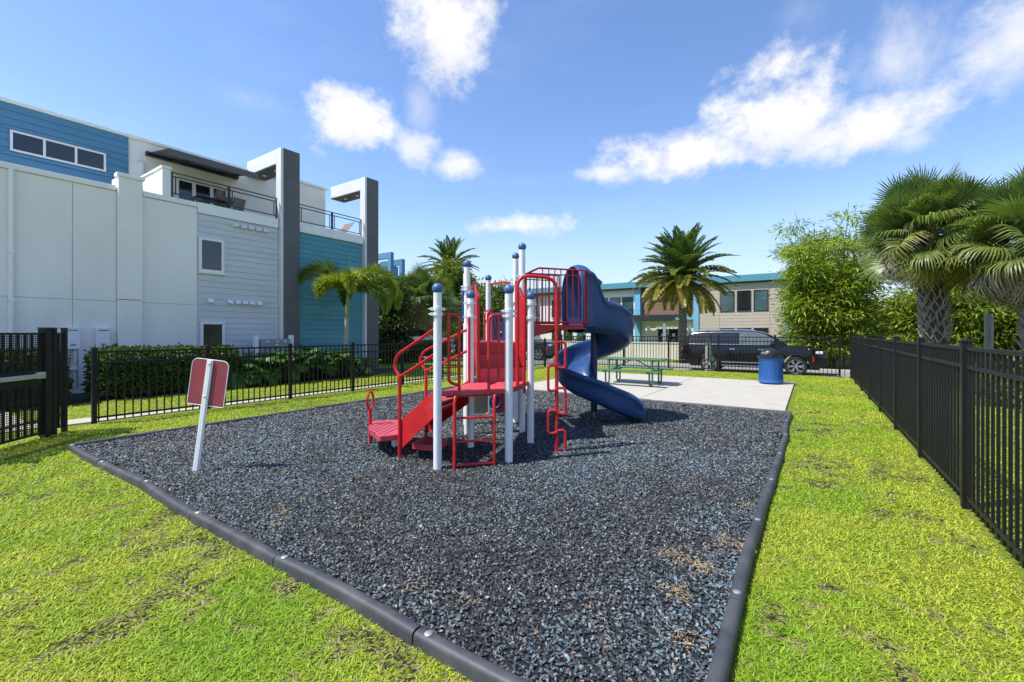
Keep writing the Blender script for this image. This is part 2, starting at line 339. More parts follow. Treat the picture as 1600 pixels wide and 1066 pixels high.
b = MB(); b.grid([[(x, y, .008) for x in (-15.0, -12.75)] for y in (-2, 2, 6, 10.6)]); b.grid([[(x, y, .008) for x in (-14.9, -13.4)] for y in (10.6, 12.6)]); tag(b.build('planting_bed', 'soil'), kind='structure')
b = MB(); b.grid([[(x, y, .006) for x in (3.2, 5.2, 9)] for y in (7, 12, 20)]); tag(b.build('planting_bed', 'soil'), kind='structure')
b = MB(); b.box(9.2, 10.8, 2, 40, -.05, .03); tag(b.build('footpath', 'concrete'), kind='structure')
pad = bpy.data.objects.new('concrete_pad', None); col.objects.link(pad); pad.location = (-3.5, 12.4, 0); tag(pad, kind='structure')
for (x0, x1) in ((-6.7, -3.16), (-3.145, -.40)):
    for (y0, y1) in ((9.56, 12.5), (12.515, 15.36)):
        b = MB((-3.5, 12.4, 0)); b.box(x0, x1, y0, y1, -.08, .045); b.build('slab', 'concrete', pad, bevel=.006)

def mulch():
    nx, ny = 90, 90; xs = np.linspace(MX0+.03, MX1-.03, nx); ys = np.linspace(MY0+.03, MY1-.03, ny); X, Y = np.meshgrid(xs, ys)
    Z = mz(X, Y) - .006
    V = np.stack([X, Y, Z], -1).reshape(-1, 3); i = (np.arange(ny-1)[:, None]*nx + np.arange(nx-1)[None]).ravel()
    Q = np.stack([i, i+1, i+nx+1, i+nx], 1); o = np_mesh('mulch_bed', V, Q, None, 'mulchbase', None, True); tag(o, kind='structure')
def mz(X, Y): return .038 + .020*(vnoise(X, Y, 1.1, 3)-.5) + .012*(vnoise(X, Y, 4.5, 4)-.5)
mulch()
def chips():
    Vs, Ts, Cs = [], [], []; base = 0
    A = (MX1-MX0)*(MY1-MY0); n = 290000
    x = RNG.uniform(MX0+.03, MX1-.03, n); y = RNG.uniform(MY0+.03, MY1-.03, n); d = np.hypot(x, y)
    keep = RNG.random(n) < np.clip((4.2/d)**1.25, .17, 1); x, y, d = x[keep], y[keep], d[keep]; n = len(x)
    lod = np.clip(d/4.2, 1, 2.1)**.75
    L = RNG.uniform(.012, .031, n)*lod; W = L*RNG.uniform(.28, .6, n); H = RNG.uniform(.004, .009, n)*lod
    yaw = RNG.uniform(0, 2*PI, n); pit = RNG.normal(0, .38, n); rol = RNG.normal(0, .45, n)
    base_s = np.array([[1, .1, 0], [.45, .5, .3], [-.5, .42, -.2], [-1, -.15, .1], [-.35, -.5, .2], [.55, -.45, -.2], [.1, .0, 1], [-.1, .05, -1]])
    tri = np.array([[0, 1, 6], [1, 2, 6], [2, 3, 6], [3, 4, 6], [4, 5, 6], [5, 0, 6], [1, 0, 7], [2, 1, 7], [3, 2, 7], [4, 3, 7], [5, 4, 7], [0, 5, 7]])
    tri = tri[:6]                                             # the underside of a chip lies on the bed
    J = base_s[None, :7]*(1+RNG.uniform(-.3, .3, (n, 7, 1))); P = J*np.stack([L*.5, W, H], 1)[:, None]
    cy, sy, cp, sp_, cr, sr = np.cos(yaw), np.sin(yaw), np.cos(pit), np.sin(pit), np.cos(rol), np.sin(rol)
    px, py, pz = P[..., 0], P[..., 1], P[..., 2]
    py, pz = py*cr[:, None]-pz*sr[:, None], py*sr[:, None]+pz*cr[:, None]
    px, pz = px*cp[:, None]+pz*sp_[:, None], -px*sp_[:, None]+pz*cp[:, None]
    px, py = px*cy[:, None]-py*sy[:, None], px*sy[:, None]+py*cy[:, None]
    z = mz(x, y) + RNG.uniform(.0, .010, n)
    V = np.stack([px+x[:, None], py+y[:, None], pz+z[:, None]], -1).reshape(-1, 3)
    T = (np.arange(n)[:, None, None]*7 + tri[None]).reshape(-1, 3)
    r = RNG.random(n); wear = vnoise(x, y, .9, 8)*.6 + vnoise(x, y, 3, 9)*.4
    k = RNG.uniform(.35, 1.5, n)[:, None]
    dark = np.array([.052, .055, .056])*k; blue = np.array([.092, .140, .170])*k*1.15; grey = np.array([.170, .178, .176])*k; pale = np.array([.42, .42, .40])*RNG.uniform(.6, 1.1, n)[:, None]; tan = np.array([.22, .14, .07])*k
    near = np.clip(1.25 - (y-1.5)/5.5, .12, 1)*np.clip(1.2+x/9, .2, 1)      # fresh blue-coated chips lie on the side of the bed by the lawn
    pb = np.clip(.05+.62*near*np.clip((wear-.28)*2, 0, 1), 0, .6)
    C = np.where((r < pb)[:, None], blue, np.where((r < pb+.20)[:, None], grey, dark)); q = RNG.random(n)
    C = np.where((q < .007)[:, None], pale, np.where((q > .993)[:, None], tan, C))
    o = np_mesh('rubber_mulch_chips', V, T, np.repeat(C, 7, 0), 'chip'); tag(o, 'loose shredded blue and black rubber mulch filling the playground bed', 'mulch', kind='stuff')
chips()

GREENS = [np.array(c) for c in ((.31, .48, .030), (.45, .56, .040), (.52, .57, .058), (.20, .34, .025))]
def lawn_blades():
    rects = [(-9.7, -.36, -.9, 1.48, 1), (-.283, 1.06, 1.2, 18.4, 1), (-9.65, -7.95, 1.5, 18.3, .8), (-9.6, -6.75, 9.6, 18.3, .6), (-6.8, 1.0, 15.4, 18.45, .6), (1.12, 4.2, 1.5, 17, .5), (-12.7, -10.45, .8, 14, .4)]
    PX, PY, DN = [], [], []
    for (x0, x1, y0, y1, wt) in rects:
        n = int((x1-x0)*(y1-y0)*15000*wt); x = RNG.uniform(x0, x1, n); y = RNG.uniform(y0, y1, n); d = np.hypot(x, y)
        k = RNG.random(n) < np.clip((2.6/np.maximum(d, .5))**1.5, .045, 1); PX.append(x[k]); PY.append(y[k])
    x = np.concatenate(PX); y = np.concatenate(PY); d = np.hypot(x, y)
    bare = vnoise(x, y, 1.3, 21)*.34 + vnoise(x, y, 6.5, 22)*.36 + vnoise(x, y, 15, 24)*.30
    k = (bare < .66) | (RNG.random(len(x)) < .55); x, y, d, bare = x[k], y[k], d[k], bare[k]; n = len(x)
    lod = np.clip(d/2.6, 1, 5)**.62
    lush = vnoise(x, y, .8, 23)*.6 + vnoise(x, y, 3.2, 25)*.4
    L = RNG.uniform(.018, .042, n)*(.65+.75*lush)*lod**.55; W = RNG.uniform(.0035, .0065, n)*lod
    yaw = RNG.uniform(0, 2*PI, n); up = RNG.uniform(.2, 1.15, n)
    up = np.where(bare > .62, up*.35, up); W = np.where(bare > .64, W*1.7, W)
    D = np.stack([np.cos(yaw), np.sin(yaw), up], 1); D = unit(D); S = np.stack([-np.sin(yaw), np.cos(yaw), np.zeros(n)], 1)
    B = np.stack([x, y, np.zeros(n)-.002], 1)
    m = B + D*L[:, None]*.6; tip = B + D*L[:, None] + np.stack([np.cos(yaw), np.sin(yaw), -.7*np.ones(n)], 1)*(L*.22)[:, None]
    V = np.stack([B-S*W[:, None]*.45, B+S*W[:, None]*.45, m+S*W[:, None]*.4, tip, m-S*W[:, None]*.4], 1).reshape(-1, 3)
    i = np.arange(n)[:, None]*5; T = np.concatenate([i+[0, 1, 2], i+[0, 2, 4], i+[4, 2, 3]], 0)
    t = np.clip((lush-.32)*2.6+RNG.normal(0, .2, n), 0, 1)[:, None]
    C = (GREENS[2]*(1-t)+GREENS[0]*t)*RNG.uniform(.7, 1.25, n)[:, None]
    dry = (bare > .605) & (RNG.random(n) < .62) | (RNG.random(n) < .05); soil = (bare > .66) & (RNG.random(n) < .5)
    C = np.where(dry[:, None], np.array([.50, .41, .22])*RNG.uniform(.5, 1.15, n)[:, None], C)
    C = np.where(soil[:, None], np.array([.060, .048, .034])*RNG.uniform(.4, 1.3, n)[:, None], C)
    C = np.where((RNG.random(n) < .09)[:, None], GREENS[3]*.6, C)
    o = np_mesh('lawn_grass', V, T, np.repeat(C, 5, 0), 'blade'); tag(o, 'short lime green lawn grass around the playground bed', 'grass', kind='stuff')
lawn_blades()

def dry_tufts():
    """dead runners of grass lying on the chips along the border"""
    spots = [(-.55, 2.9, .10, 40), (-.47, 3.35, .12, 50), (-.62, 2.55, .08, 30), (-.72, 3.0, .12, 46), (-.5, 2.2, .08, 22), (-.9, 2.1, .10, 14), (-6.6, 2.3, .35, 60), (-6.9, 2.1, .25, 40), (-3.6, 1.9, .14, 26), (-3.3, 1.75, .1, 22), (-2.9, 2.2, .12, 12), (-1.9, 1.75, .1, 18), (-1.55, 1.85, .1, 16), (-5.2, 1.9, .16, 18), (-.45, 4.2, .08, 14)]
    P, D = [], []
    for x, y, s, n in spots:
        for _ in range(int(n*2.2)):
            P.append((x+random.gauss(0, s*.6), y+random.gauss(0, s*.6), .045+random.random()*.012)); a = random.uniform(0, 2*PI); D.append((math.cos(a), math.sin(a), random.uniform(-.05, .55)))
    P = np.array(P); n = len(P); C = np.array([[.46, .33, .17]])*RNG.uniform(.5, 1.2, (n, 1))
    V, T, C = leaves(P, np.array(D), np.tile([[0, 0, 1.]], (n, 1)), RNG.uniform(.015, .05, n), RNG.uniform(.003, .007, n), C)
    tag(np_mesh('dry_grass', V, T, C, 'dry'), 'straw coloured dead grass runners lying on the mulch by the border', 'dry grass', kind='stuff')
dry_tufts()

# ================================================================== PLAYGROUND BORDER
def border():
    t = thing('playground_border', 'black plastic landscape border around the rubber mulch bed', 'border', (-4.1, MY0, 0))
    org = t.location
    def run(a, b, n, wob):
        a = Vector(a); b = Vector(b); dv = (b-a).normalized(); sd = Vector((-dv.y, dv.x)); rg = random.Random(int(a.x*10+b.y))
        ends = [a + (b-a)*(i/n) + (sd*rg.uniform(-wob, wob) if 0 < i < n else sd*0) for i in range(n+1)]
        for i in range(n):
            p, q = ends[i], ends[i+1]; bow = rg.uniform(-wob, wob)*.6; rows = []; lift0 = rg.uniform(-.006, .008); lift1 = rg.uniform(-.006, .008)
            dd = (q-p).normalized(); s2 = Vector((-dd.y, dd.x))
            for k in range(7):
                f = k/6; f2 = .004 + f*.992; c = p + (q-p)*f2 + s2*bow*math.sin(PI*f); lz = lift0+(lift1-lift0)*f
                prof = [(-.036, -.04), (-.036, .050+lz), (-.029, .066+lz), (-.014, .074+lz), (.014, .074+lz), (.029, .066+lz), (.036, .050+lz), (.036, -.04)]
                rows.append([(c.x+s2.x*u, c.y+s2.y*u, z) for u, z in prof])
            m = MB(org); m.grid(rows)
            for rw in (rows[0], rows[-1]): m.add(rw, [tuple(range(8))])
            sec = m.build('border_section', 'border', t, smooth=True)
            m = MB(org); e = p + (q-p)*(.07/(q-p).length*1.0); m.lathe([(.021, .0), (.021, .006), (.014, .010), (.0, .0115)], (e.x, e.y, .072+lift0), 14); m.build('stake_cap', 'steel', sec, smooth=True)
    run((MX0, MY0), (MX1, MY0), 6, .03); run((MX1, MY0-.02), (MX1, MY1), 7, .028); run((MX1, MY1), (MX0, MY1), 6, .01); run((MX0, MY1), (MX0, MY0), 7, .015)
border()

# ================================================================== FENCES
def fence(name, label, a, b, top, posts, rails, pitch=.115, skip=()):
    """a, b ends on plan; posts: distances along the run"""
    a = Vector(a); b = Vector(b); Ln = (b-a).length; dv = (b-a)/Ln; rz = math.atan2(dv.y, dv.x)
    t = thing(name, label, 'fence', (a.x, a.y, 0), rz, 'black metal picket fences around the playground')
    pm = MB(); pm.box(-.009, .009, -.009, .009, .035, top-.012); P0 = None
    s = pitch*.5
    while s < Ln:
        if all(abs(s-q) > .04 for q in posts):
            if P0 is None: P0 = pm.build('picket', 'black_fence', t); P0.location = (s, 0, 0)
            else: share(P0, 'picket', (s, 0, 0), (0, 0, 0), t)
        s += pitch
    Q0 = None; H0 = None
    for q in posts:
        if Q0 is None:
            m = MB(); m.box(-.032, .032, -.032, .032, -.05, top+.035); Q0 = m.build('post', 'black_fence', t, bevel=.004); Q0.location = (q, 0, 0)
            m = MB(); m.box(-.037, .037, -.037, .037, top+.036, top+.05); m.add([(-.037, -.037, top+.05), (.037, -.037, top+.05), (.037, .037, top+.05), (-.037, .037, top+.05), (0, 0, top+.066)], [(0, 1, 4), (1, 2, 4), (2, 3, 4), (3, 0, 4)]); H0 = m.build('cap', 'black_fence', Q0)
        else:
            c = share(Q0, 'post', (q, 0, 0), (0, 0, 0), t); md = c.modifiers.new('bevel', 'BEVEL'); md.width = .004; share(H0, 'cap', (0, 0, 0), (0, 0, 0), c)
    ps = list(posts)
    for p, q in zip(ps[:-1], ps[1:]):
        for z in rails:
            m = MB(); m.box(p+.033, q-.033, -.0125, .0125, z-.016, z+.016); m.build('rail', 'black_fence', t, bevel=.003)
    return t
fence('picket_fence', 'long black metal picket fence along the right side of the lawn', (1.1, -.25), (1.1, 18.5), 1.385, [.0+1.85*i for i in range(11)], (1.365, 1.21, .105))
fence('picket_fence', 'black metal picket fence across the back, in front of the road', (1.0, 18.5), (-9.75, 18.5), 1.36, [.2+1.87*i for i in range(6)]+[10.7], (1.34, 1.18, .10), .118)
fence('picket_fence', 'lower black metal picket fence on the left before the hedge', (-9.75, 2.16), (-9.75, 18.4), 1.20, [1.65*i for i in range(10)]+[16.2], (1.18, 1.0, .10), .112)
def gate():
    A = Vector((-9.72, 2.12)); B = Vector((-8.05, .40)); dv = (A-B).normalized(); rz = math.atan2(dv.y, dv.x); Ln = (A-B).length
    t = thing('gate', 'tall black metal gate with mesh infill and push bar, left of the fence', 'gate', (B.x, B.y, 0), rz)
    top = 1.50
    for s, w in ((.0, .05), (1.52, .05), (1.66, .032), (1.86, .028)):
        m = MB(); m.box(s-w, s+w, -w, w, -.05, top+.06); p = m.build('gate_post', 'black_fence', t, bevel=.004)
        m = MB(); m.box(s-w-.006, s+w+.006, -w-.006, w+.006, top+.061, top+.075); m.build('cap', 'black_fence', p)
    fr = MB(); fr.box(.07, .10, -.018, .018, .06, top); fr.box(1.43, 1.46, -.018, .018, .06, top)
    for z0 in (.06, .24, 1.25, top-.03): fr.box(.10, 1.43, -.018, .018, z0, z0+.03)
    fr.build('gate_frame', 'black_fence', t, bevel=.003)
    s = .16
    while s < 1.42:
        m = MB(); m.box(s-.012, s+.012, -.011, .011, .09, top-.031); m.build('picket', 'black_fence', t); s += .105
    for s in (1.59, 1.76):
        m = MB(); m.box(s-.010, s+.010, -.010, .010, .08, top); m.build('picket', 'black_fence', t)
    for z in (.10, .28, 1.27, top-.02):
        m = MB(); m.box(1.573, 1.627, -.012, .012, z-.014, z+.014); m.box(1.693, 1.83, -.012, .012, z-.014, z+.014); m.build('rail', 'black_fence', t)
    for s0, s1 in ((.10, 1.43), (1.70, 1.828)):         # perforated mesh sheet
        m = MB(); h = .030; k = int((s1-s0)/h); rows = int((top-.12)/h)
        for r_ in range(rows):
            z = .10 + r_*h
            m.bar((s0, .016, z), (s1, .016, z), .003, .009)
        for c_ in range(k+1): m.bar((s0+c_*h, .0175, .10), (s0+c_*h, .0175, top-.03), .009, .003, (0, 1, 0))
        m.build('mesh_infill', 'black_fence', t)
    pl = MB(); pl.box(.10, 1.44, -.034, -.020, .76, .97); pl.build('backing_plate', 'black_fence', t)
    pb = MB(); pb.box(.10, 1.40, -.092, -.060, .865, .925); bar = pb.build('push_bar', 'steel', t, bevel=.006)
    for s in (.16, 1.36):
        m = MB(); m.box(s-.06, s+.06, -.093, -.036, .855, .945); m.build('push_bar_end', 'steel', bar, bevel=.008)
gate()
# short run of fence behind the gate posts, joining the corner

# ================================================================== PLAY STRUCTURE  (frame of its own: x across, y away, z up)
def play_structure():
    ORG = Vector((-.2, 6.0, 0))
    t = thing('play_structure', 'red, white and blue playground structure with stairs, ladder and spiral slide', 'playground set', (CA*ORG.x-SA*ORG.y, SA*ORG.x+CA*ORG.y, 0), YAW)
    B = lambda: MB(ORG)
    P = dict(A=(-.80, 4.75), B=(-.036, 5.0), C=(-.53, 5.66), D=(.246, 5.85), E=(-.644, 6.35), F=(-.427, 7.96), G=(.06, 7.19), H=(.151, 6.51), I=(-.73, 7.03))
    TOP = dict(A=1.93, B=1.94, C=1.94, D=1.94, E=2.44, F=2.44, G=2.70, H=2.72, I=2.44)
    COLL = dict(A=(1.70, 1.755), B=(1.69, 1.745), C=(1.70, 1.88), D=(1.70, 1.88), E=(2.12, 2.16), F=(.58, 1.75), G=(2.0, 2.28), H=(2.05, 2.33), I=(2.12,))
    for k, (x, y) in P.items():
        m = B(); m.tube([(x, y, -.05), (x, y, TOP[k])], .045, 20); po = m.build('post', 'white_paint', t, smooth=True)
        m = B(); m.lathe([(.030, -.03), (.044, -.012)] + [(.060*math.sin(a), .045-.060*math.cos(a)) for a in np.linspace(.75, PI, 12)], (x, y, TOP[k]), 22); m.build('cap', 'blue_cap', po, smooth=True)
        for z in COLL[k]:
            m = B(); m.lathe([(.047, -.017), (.058, -.017), (.058, .017), (.047, .017)], (x, y, z), 20)
            for s in (0, 1):
                dx, dy = ((.85, .5), (-.85, -.5))[s]
                m.box(x+dx*.066-.016, x+dx*.066+.016, y+dy*.066-.012, y+dy*.066+.012, z-.016, z+.016); m.tube([(x+dx*.085-.02, y+dy*.066, z), (x+dx*.085+.02, y+dy*.066, z)], .006, 6)
            m.build('collar', 'white_paint', po, smooth=True)
    def L2(a, b, f): return (a[0]+(b[0]-a[0])*f, a[1]+(b[1]-a[1])*f)
    def deck(poly, z1, th=.055, name='deck'):
        cx = sum(p[0] for p in poly)/len(poly); cy = sum(p[1] for p in poly)/len(poly)
        q = [(cx+(x-cx)*.955, cy+(y-cy)*.955) for x, y in poly]; m = B(); m.prism(q, z1-th, z1); d = m.build(name, 'red_deck', t, bevel=.008)
        m = B()
        q2 = [(cx+(x-cx)*.75, cy+(y-cy)*.75) for x, y in poly]
        for i in range(len(q2)): m.bar((*q2[i], z1-th-.012), (*q2[(i+1) % len(q2)], z1-th-.012), .03, .022)
        m.build('deck_rib', 'red', d)
        return d
    A, Bp, C, D, E_, F, G, H, I = (P[k] for k in 'ABCDEFGHI')
    deck([A, Bp, C], .865); deck([Bp, D, C], .864)
    # perforation dots of the near deck edge are too small to see; bolt heads along the fascia
    m = B()
    for f in (.2, .8): p = L2(A, Bp, f); m.ball((p[0], p[1]-.02, .84), .008, 8, 5)
    m.build('bolt', 'steel', t, smooth=True)
    # steps between the decks
    for i, f in enumerate((0, 1/3, 2/3)):
        z0, z1 = .865+i*.165, .865+(i+1)*.165
        a = L2(C, E_, f+.02); b = L2(D, H, f+.02); a2 = L2(C, E_, f+.36); b2 = L2(D, H, f+.36)
        a, b = L2(a, b, .13), L2(a, b, .87); a2, b2 = L2(a2, b2, .13), L2(a2, b2, .87)
        m = B(); m.plate([(*a, z0-.03), (*b, z0-.03), (*b, z1), (*a, z1)], .012); m.prism([a, b, b2, a2], z1-.022, z1+.003); m.build('step', 'red_deck', t, bevel=.004)
    up = [L2(C, E_, .72), L2(D, H, .72), H, G, I, E_]
    deck([E_, H, G, I], 1.360); deck([I, G, F], 1.362)
    # stair side panels
    for (n, f_) in (((-.43, 5.68), (-.53, 6.36)), ((.165, 5.83), (.058, 6.46))):
        pts = [(*n, .78), (*f_, 1.20), (*f_, 2.22), (*n, 1.93)]; m = B(); m.plate(pts, .03); pn = m.build('side_panel', 'red', t, bevel=.008)
        m = B(); q = [(*n, .70), (*n, 1.96), (*f_, 2.25), (*f_, 1.2)]; m.tube(q, .017, 8); m.build('panel_rail', 'red', pn, smooth=True)
    # access ladder on the front edge
    m = B()
    for (x, y) in ((-.617, 4.74), (-.196, 4.855)):
        m.tube([(x, y, -.04), (x, y, .74), (x+.004, y+.02, .80), (x+.01, y+.07, .835)], .0185, 10)
    ld = m.build('ladder', 'red', t, smooth=True)
    for z in (.58, .325, .075):
        m = B(); m.tube([(-.617, 4.74, z), (-.196, 4.855, z)], .0135, 8); m.build('rung', 'red', ld, smooth=True)
    # looped handholds each side of the ladder
    def arc(pts, r, k=6):
        """polyline with rounded corners"""
        pts = [Vector(p) for p in pts]; out = [pts[0]]
        for a, b, c in zip(pts[:-2], pts[1:-1], pts[2:]):
            u = (a-b).normalized(); w = (c-b).normalized(); rr = min(r, (a-b).length*.49, (c-b).length*.49)
            for i in range(k+1):
                f = i/k; out.append((b+u*rr)*(1-f)**2 + b*2*f*(1-f) + (b+w*rr)*f*f)
        return out+[pts[-1]]
    AB = Vector((Bp[0]-A[0], Bp[1]-A[1], 0)).normalized()
    for (q, s) in ((Vector((*A, 0)), 1), (Vector((*Bp, 0)), -1)):
        at = lambda u, z: q + AB*s*u + Vector((0, 0, z))
        m = B(); m.tube(arc([at(.05, 1.70), at(.235, 1.70), at(.235, .86)], .10), .0165, 10)
        m.tube(arc([at(.12, 1.69), at(.12, .96), at(.225, .93)], .07), .0165, 10); m.build('handhold', 'red', t, smooth=True)
    # handholds on the stair side of the lower deck
    for (q, w) in ((Vector((*C, 0)), Vector((*A, 0))), (Vector((*A, 0)), Vector((*C, 0)))):
        dv = (w-q).normalized(); m = B(); at = lambda u, z: q + dv*u + Vector((0, 0, z)); m.tube([at(.055, .86), at(.055, 1.70)], .016, 8); m.build('upright', 'red', t, smooth=True)
    # transfer station : wedge platform, stairs, rails
    zt = .30
    poly = [(-1.93, 6.02), (-1.80, 5.52), (-1.53, 5.12), (-1.33, 5.22), (-1.20, 6.02), (-1.5, 6.12)]
    m = B(); m.prism(poly, zt-.065, zt); tp = m.build('transfer_platform', 'red_deck', t, bevel=.008)
    m = B()
    for i in range(6):
        for j in range(9):
            x = -1.88 + i*.075 + j*.012; y = 5.42 + j*.065 - i*.04
            if (x+1.93)*.9+(y-6.02)*.38 > -.16 and y < 5.98 and x < -1.30: m.lathe([(.017, 0), (.017, .0025)], (x, y, zt), 8)
    m.build('perforation', 'navy', tp)
    m = B(); m.tube([(-1.50, 5.66, -.03), (-1.50, 5.66, zt-.06)], .045, 16); m.build('platform_leg', 'white_paint', tp, smooth=True)
    m = B(); m.tube([(-1.86, 5.80, -.03), (-1.86, 5.80, .50)], .022, 10); hl = m.build('loop_post', 'red', t, smooth=True)
    m = B(); m.tube([(-1.86+.035*math.sin(a)*.6, 5.80+.062*math.sin(a), .61-.115*math.cos(a)) for a in np.linspace(0, 2*PI, 20, endpoint=False)], .015, 8, True); m.build('loop_handle', 'red', hl, smooth=True)
    nS, nT = (-1.31, 5.17), (-.82, 4.83); fS, fT = (-1.17, 6.03), (-.55, 5.62)
    for s, e in ((nS, nT), (fS, fT)):
        m = B(); m.plate([(s[0], s[1], .12), (s[0], s[1], .46), (e[0], e[1], .90), (e[0], e[1], .60)], .012); m.build('stringer', 'red', t, bevel=.004)
    for i, (f0, f1, z) in enumerate(((.05, .42, .44), (.36, .73, .585), (.67, 1.0, .73))):
        q = [L2(nS, nT, f0), L2(nS, nT, f1), L2(fS, fT, f1), L2(fS, fT, f0)]; q = [L2(q[0], q[3], .02), L2(q[1], q[2], .02), L2(q[1], q[2], .98), L2(q[0], q[3], .98)]
        m = B(); m.prism(q, z-.02, z); m.plate([(*q[0], z-.14), (*q[0], z-.02), (*q[3], z-.02), (*q[3], z-.14)], .01); m.build('step', 'red_deck', t, bevel=.003)
    m = B(); m.prism([(-1.20, 5.30), (-.86, 5.16), (-.80, 5.52), (-1.12, 5.70)], .10, .175); m.build('foot_step', 'red_deck', t, bevel=.008)
    for s, e in ((nS, A), (fS, C)):
        s3 = Vector((s[0], s[1]-.02, 0)); e3 = Vector((*e, 0)); at = lambda f, z: s3 + (e3-s3)*f + Vector((0, 0, z))
        m = B(); m.tube([at(0, -.04), at(0, .99)], .021, 10); rp = m.build('rail_post', 'red', t, smooth=True)
        m = B(); m.tube(arc([at(0, .98), at(-.17, 1.11), at(-.06, 1.245), at(.93, 1.54)], .11, 7), .0175, 10); m.tube([at(0, .985), at(.4, 1.10), at(.94, 1.27)], .0175, 10); m.build('handrail', 'red', t, smooth=True)
    # loop climber on the right edge
    px, py = .548, 5.42
    m = B(); l1 = L2(Bp, D, .36); l2 = L2(Bp, D, .66)
    m.tube(arc([(px, py, -.05), (px, py, 2.17), (l1[0], l1[1]+.05, 2.20), (l1[0], l1[1], .86)], .16, 8), .022, 12); ar = m.build('climber_post', 'red', t, smooth=True)
    m = B(); m.tube(arc([(l1[0]+.1, l1[1]+.05, 2.18), (l2[0]+.02, l2[1]-.04, 2.16), (l2[0], l2[1], .86)], .12, 7), .0185, 10); m.build('climber_upright', 'red', ar, smooth=True)
    zs = [1.36, 1.08, .80, .52, .28, .04]
    for i in range(5):
        sgn = 1 if i % 2 == 0 else -1; z1, z0 = zs[i], zs[i+1]; w = .105*sgn
        m = B(); m.tube(arc([(px, py-.01, z1+.02), (px+w, py-.02, z1+.03), (px+w, py-.02, z0-.02), (px, py-.01, z0)], .085, 6), .0165, 8); m.build('climber_rung', 'red', ar, smooth=True)
    # slide deck with barred sides
    e = Vector((.94, .34, 0)).normalized(); n = Vector((-e.y, e.x, 0)); Q = Vector((1.16, 6.87, 0)); S0 = Vector((H[0]+.05, H[1]-.02, 0))
    m = B(); qq = [(H[0]+.05, H[1]), (Q.x, Q.y), (Q.x+n.x*.66, Q.y+n.y*.66), (G[0]+.05, G[1])]; m.prism(qq, 1.575, 1.62); sd = m.build('slide_deck', 'red_deck', t, bevel=.006)
    m = B(); m.plate([(H[0]+.06, H[1]-.012, 1.62), (Q.x, Q.y-.012, 1.62), (Q.x, Q.y-.012, 1.555), (.62, 6.66, 1.545), (H[0]+.06, H[1]-.012, 1.40)], .02); m.build('fascia', 'red', sd)
    m = B(); m.plate([(G[0]+.06, G[1], 1.62), (Q.x+n.x*.66, Q.y+n.y*.66, 1.62), (Q.x+n.x*.66, Q.y+n.y*.66, 1.555), (G[0]+.06, G[1], 1.40)], .02); m.build('fascia', 'red', sd)
    m = B(); m.plate([(H[0]+.055, H[1]+.04, 1.36), (H[0]+.055, H[1]+.04, 1.62), (G[0]+.055, G[1]-.04, 1.62), (G[0]+.055, G[1]-.04, 1.36)], .012); m.build('step', 'red_deck', sd)
    for (a, b, nb) in (((.40, 6.55), (1.165, 6.825), 9), ((G[0]+.12, G[1]+.02), (Q.x+n.x*.66-e.x*.15, Q.y+n.y*.66-e.y*.15), 9)):
        a3 = Vector((*a, 0)); b3 = Vector((*b, 0)); hp = Vector((*(H if nb and a[1] < 7 else G), 0))
        m = B(); m.tube([hp+Vector((.05, 0, 2.36)), a3+Vector((-.1, -.03, 2.41)), a3+Vector((0, 0, 2.46)), b3+Vector((0, 0, 2.46)), b3+Vector((0, 0, 1.64))], .016, 10); m.tube([a3+Vector((-.15, -.05, 2.375)), b3+Vector((-.12, -.03, 2.375))], .010, 8)
        m.tube([hp+Vector((.05, 0, 1.655)), b3+Vector((0, 0, 1.655))], .016, 10); fr = m.build('barrier', 'red', t, smooth=True)
        for i in range(nb+1):
            p = hp + Vector((.06, 0, 0)) + (b3-hp-Vector((.06, 0, 0)))*((i+.6)/(nb+1.1)); zt2 = 2.46 if i > 1 else 2.38
            m = B(); m.bar((p.x, p.y, 1.655), (p.x, p.y, zt2), .032, .014); m.build('bar', 'red', fr)
    # blue spiral slide
    O = Vector((1.42, 7.65, 0)); sections = []
    def prof(pout, pin, z, ho, hi):
        d = pin-pout; rows = []
        for w, h in ((-.055, ho*.4), (-.07, ho-.10), (-.125, ho-.075), (-.135, ho-.03), (-.09, ho+.006), (-.035, ho+.008), (-.005, ho-.012), (.005, ho*.55), (.03, ho*.2+.03), (.10, .028), (.24, .004), (.5, 0), (.76, .004), (.90, .028), (.97, hi*.3+.03), (1.0, hi*.65), (1.005, hi), (1.03, hi+.008), (1.06, hi-.02), (1.05, -.03), (.93, -.085), (.72, -.10), (.45, -.105), (.2, -.10), (.03, -.07), (-.045, .0), (-.055, ho*.4)):
            q = pout + d*w; rows.append((q.x, q.y, z+h))
        return rows
    for s, ho, hi in ((-.02, .86, .86), (.08, .86, .84), (.16, .78, .74), (.22, .60, .62), (.28, .45, .50), (.34, .40, .40), (.40, .40, .32)):
        po = Q + e*s; sections.append(prof(po, po + n*.655, 1.60-.03*max(0, s), ho, hi))
    ph0 = math.atan2(e.y, e.x) - PI/2; tot = R(344); NS = 46
    for i in range(1, NS+1):
        f = i/NS; ph = ph0 + tot*f; rad = Vector((math.cos(ph), math.sin(ph), 0)); z = 1.60 - 1.19*(f**.96)
        ho = .40 - .07*min(1, f/.18) - .02*max(0, f-.55)/.45; sections.append(prof(O+rad*.625, O+rad*.085, z, ho, .24))
    ph = ph0+tot; hd = Vector((-math.sin(ph), math.cos(ph), 0)); rad = Vector((math.cos(ph), math.sin(ph), 0))
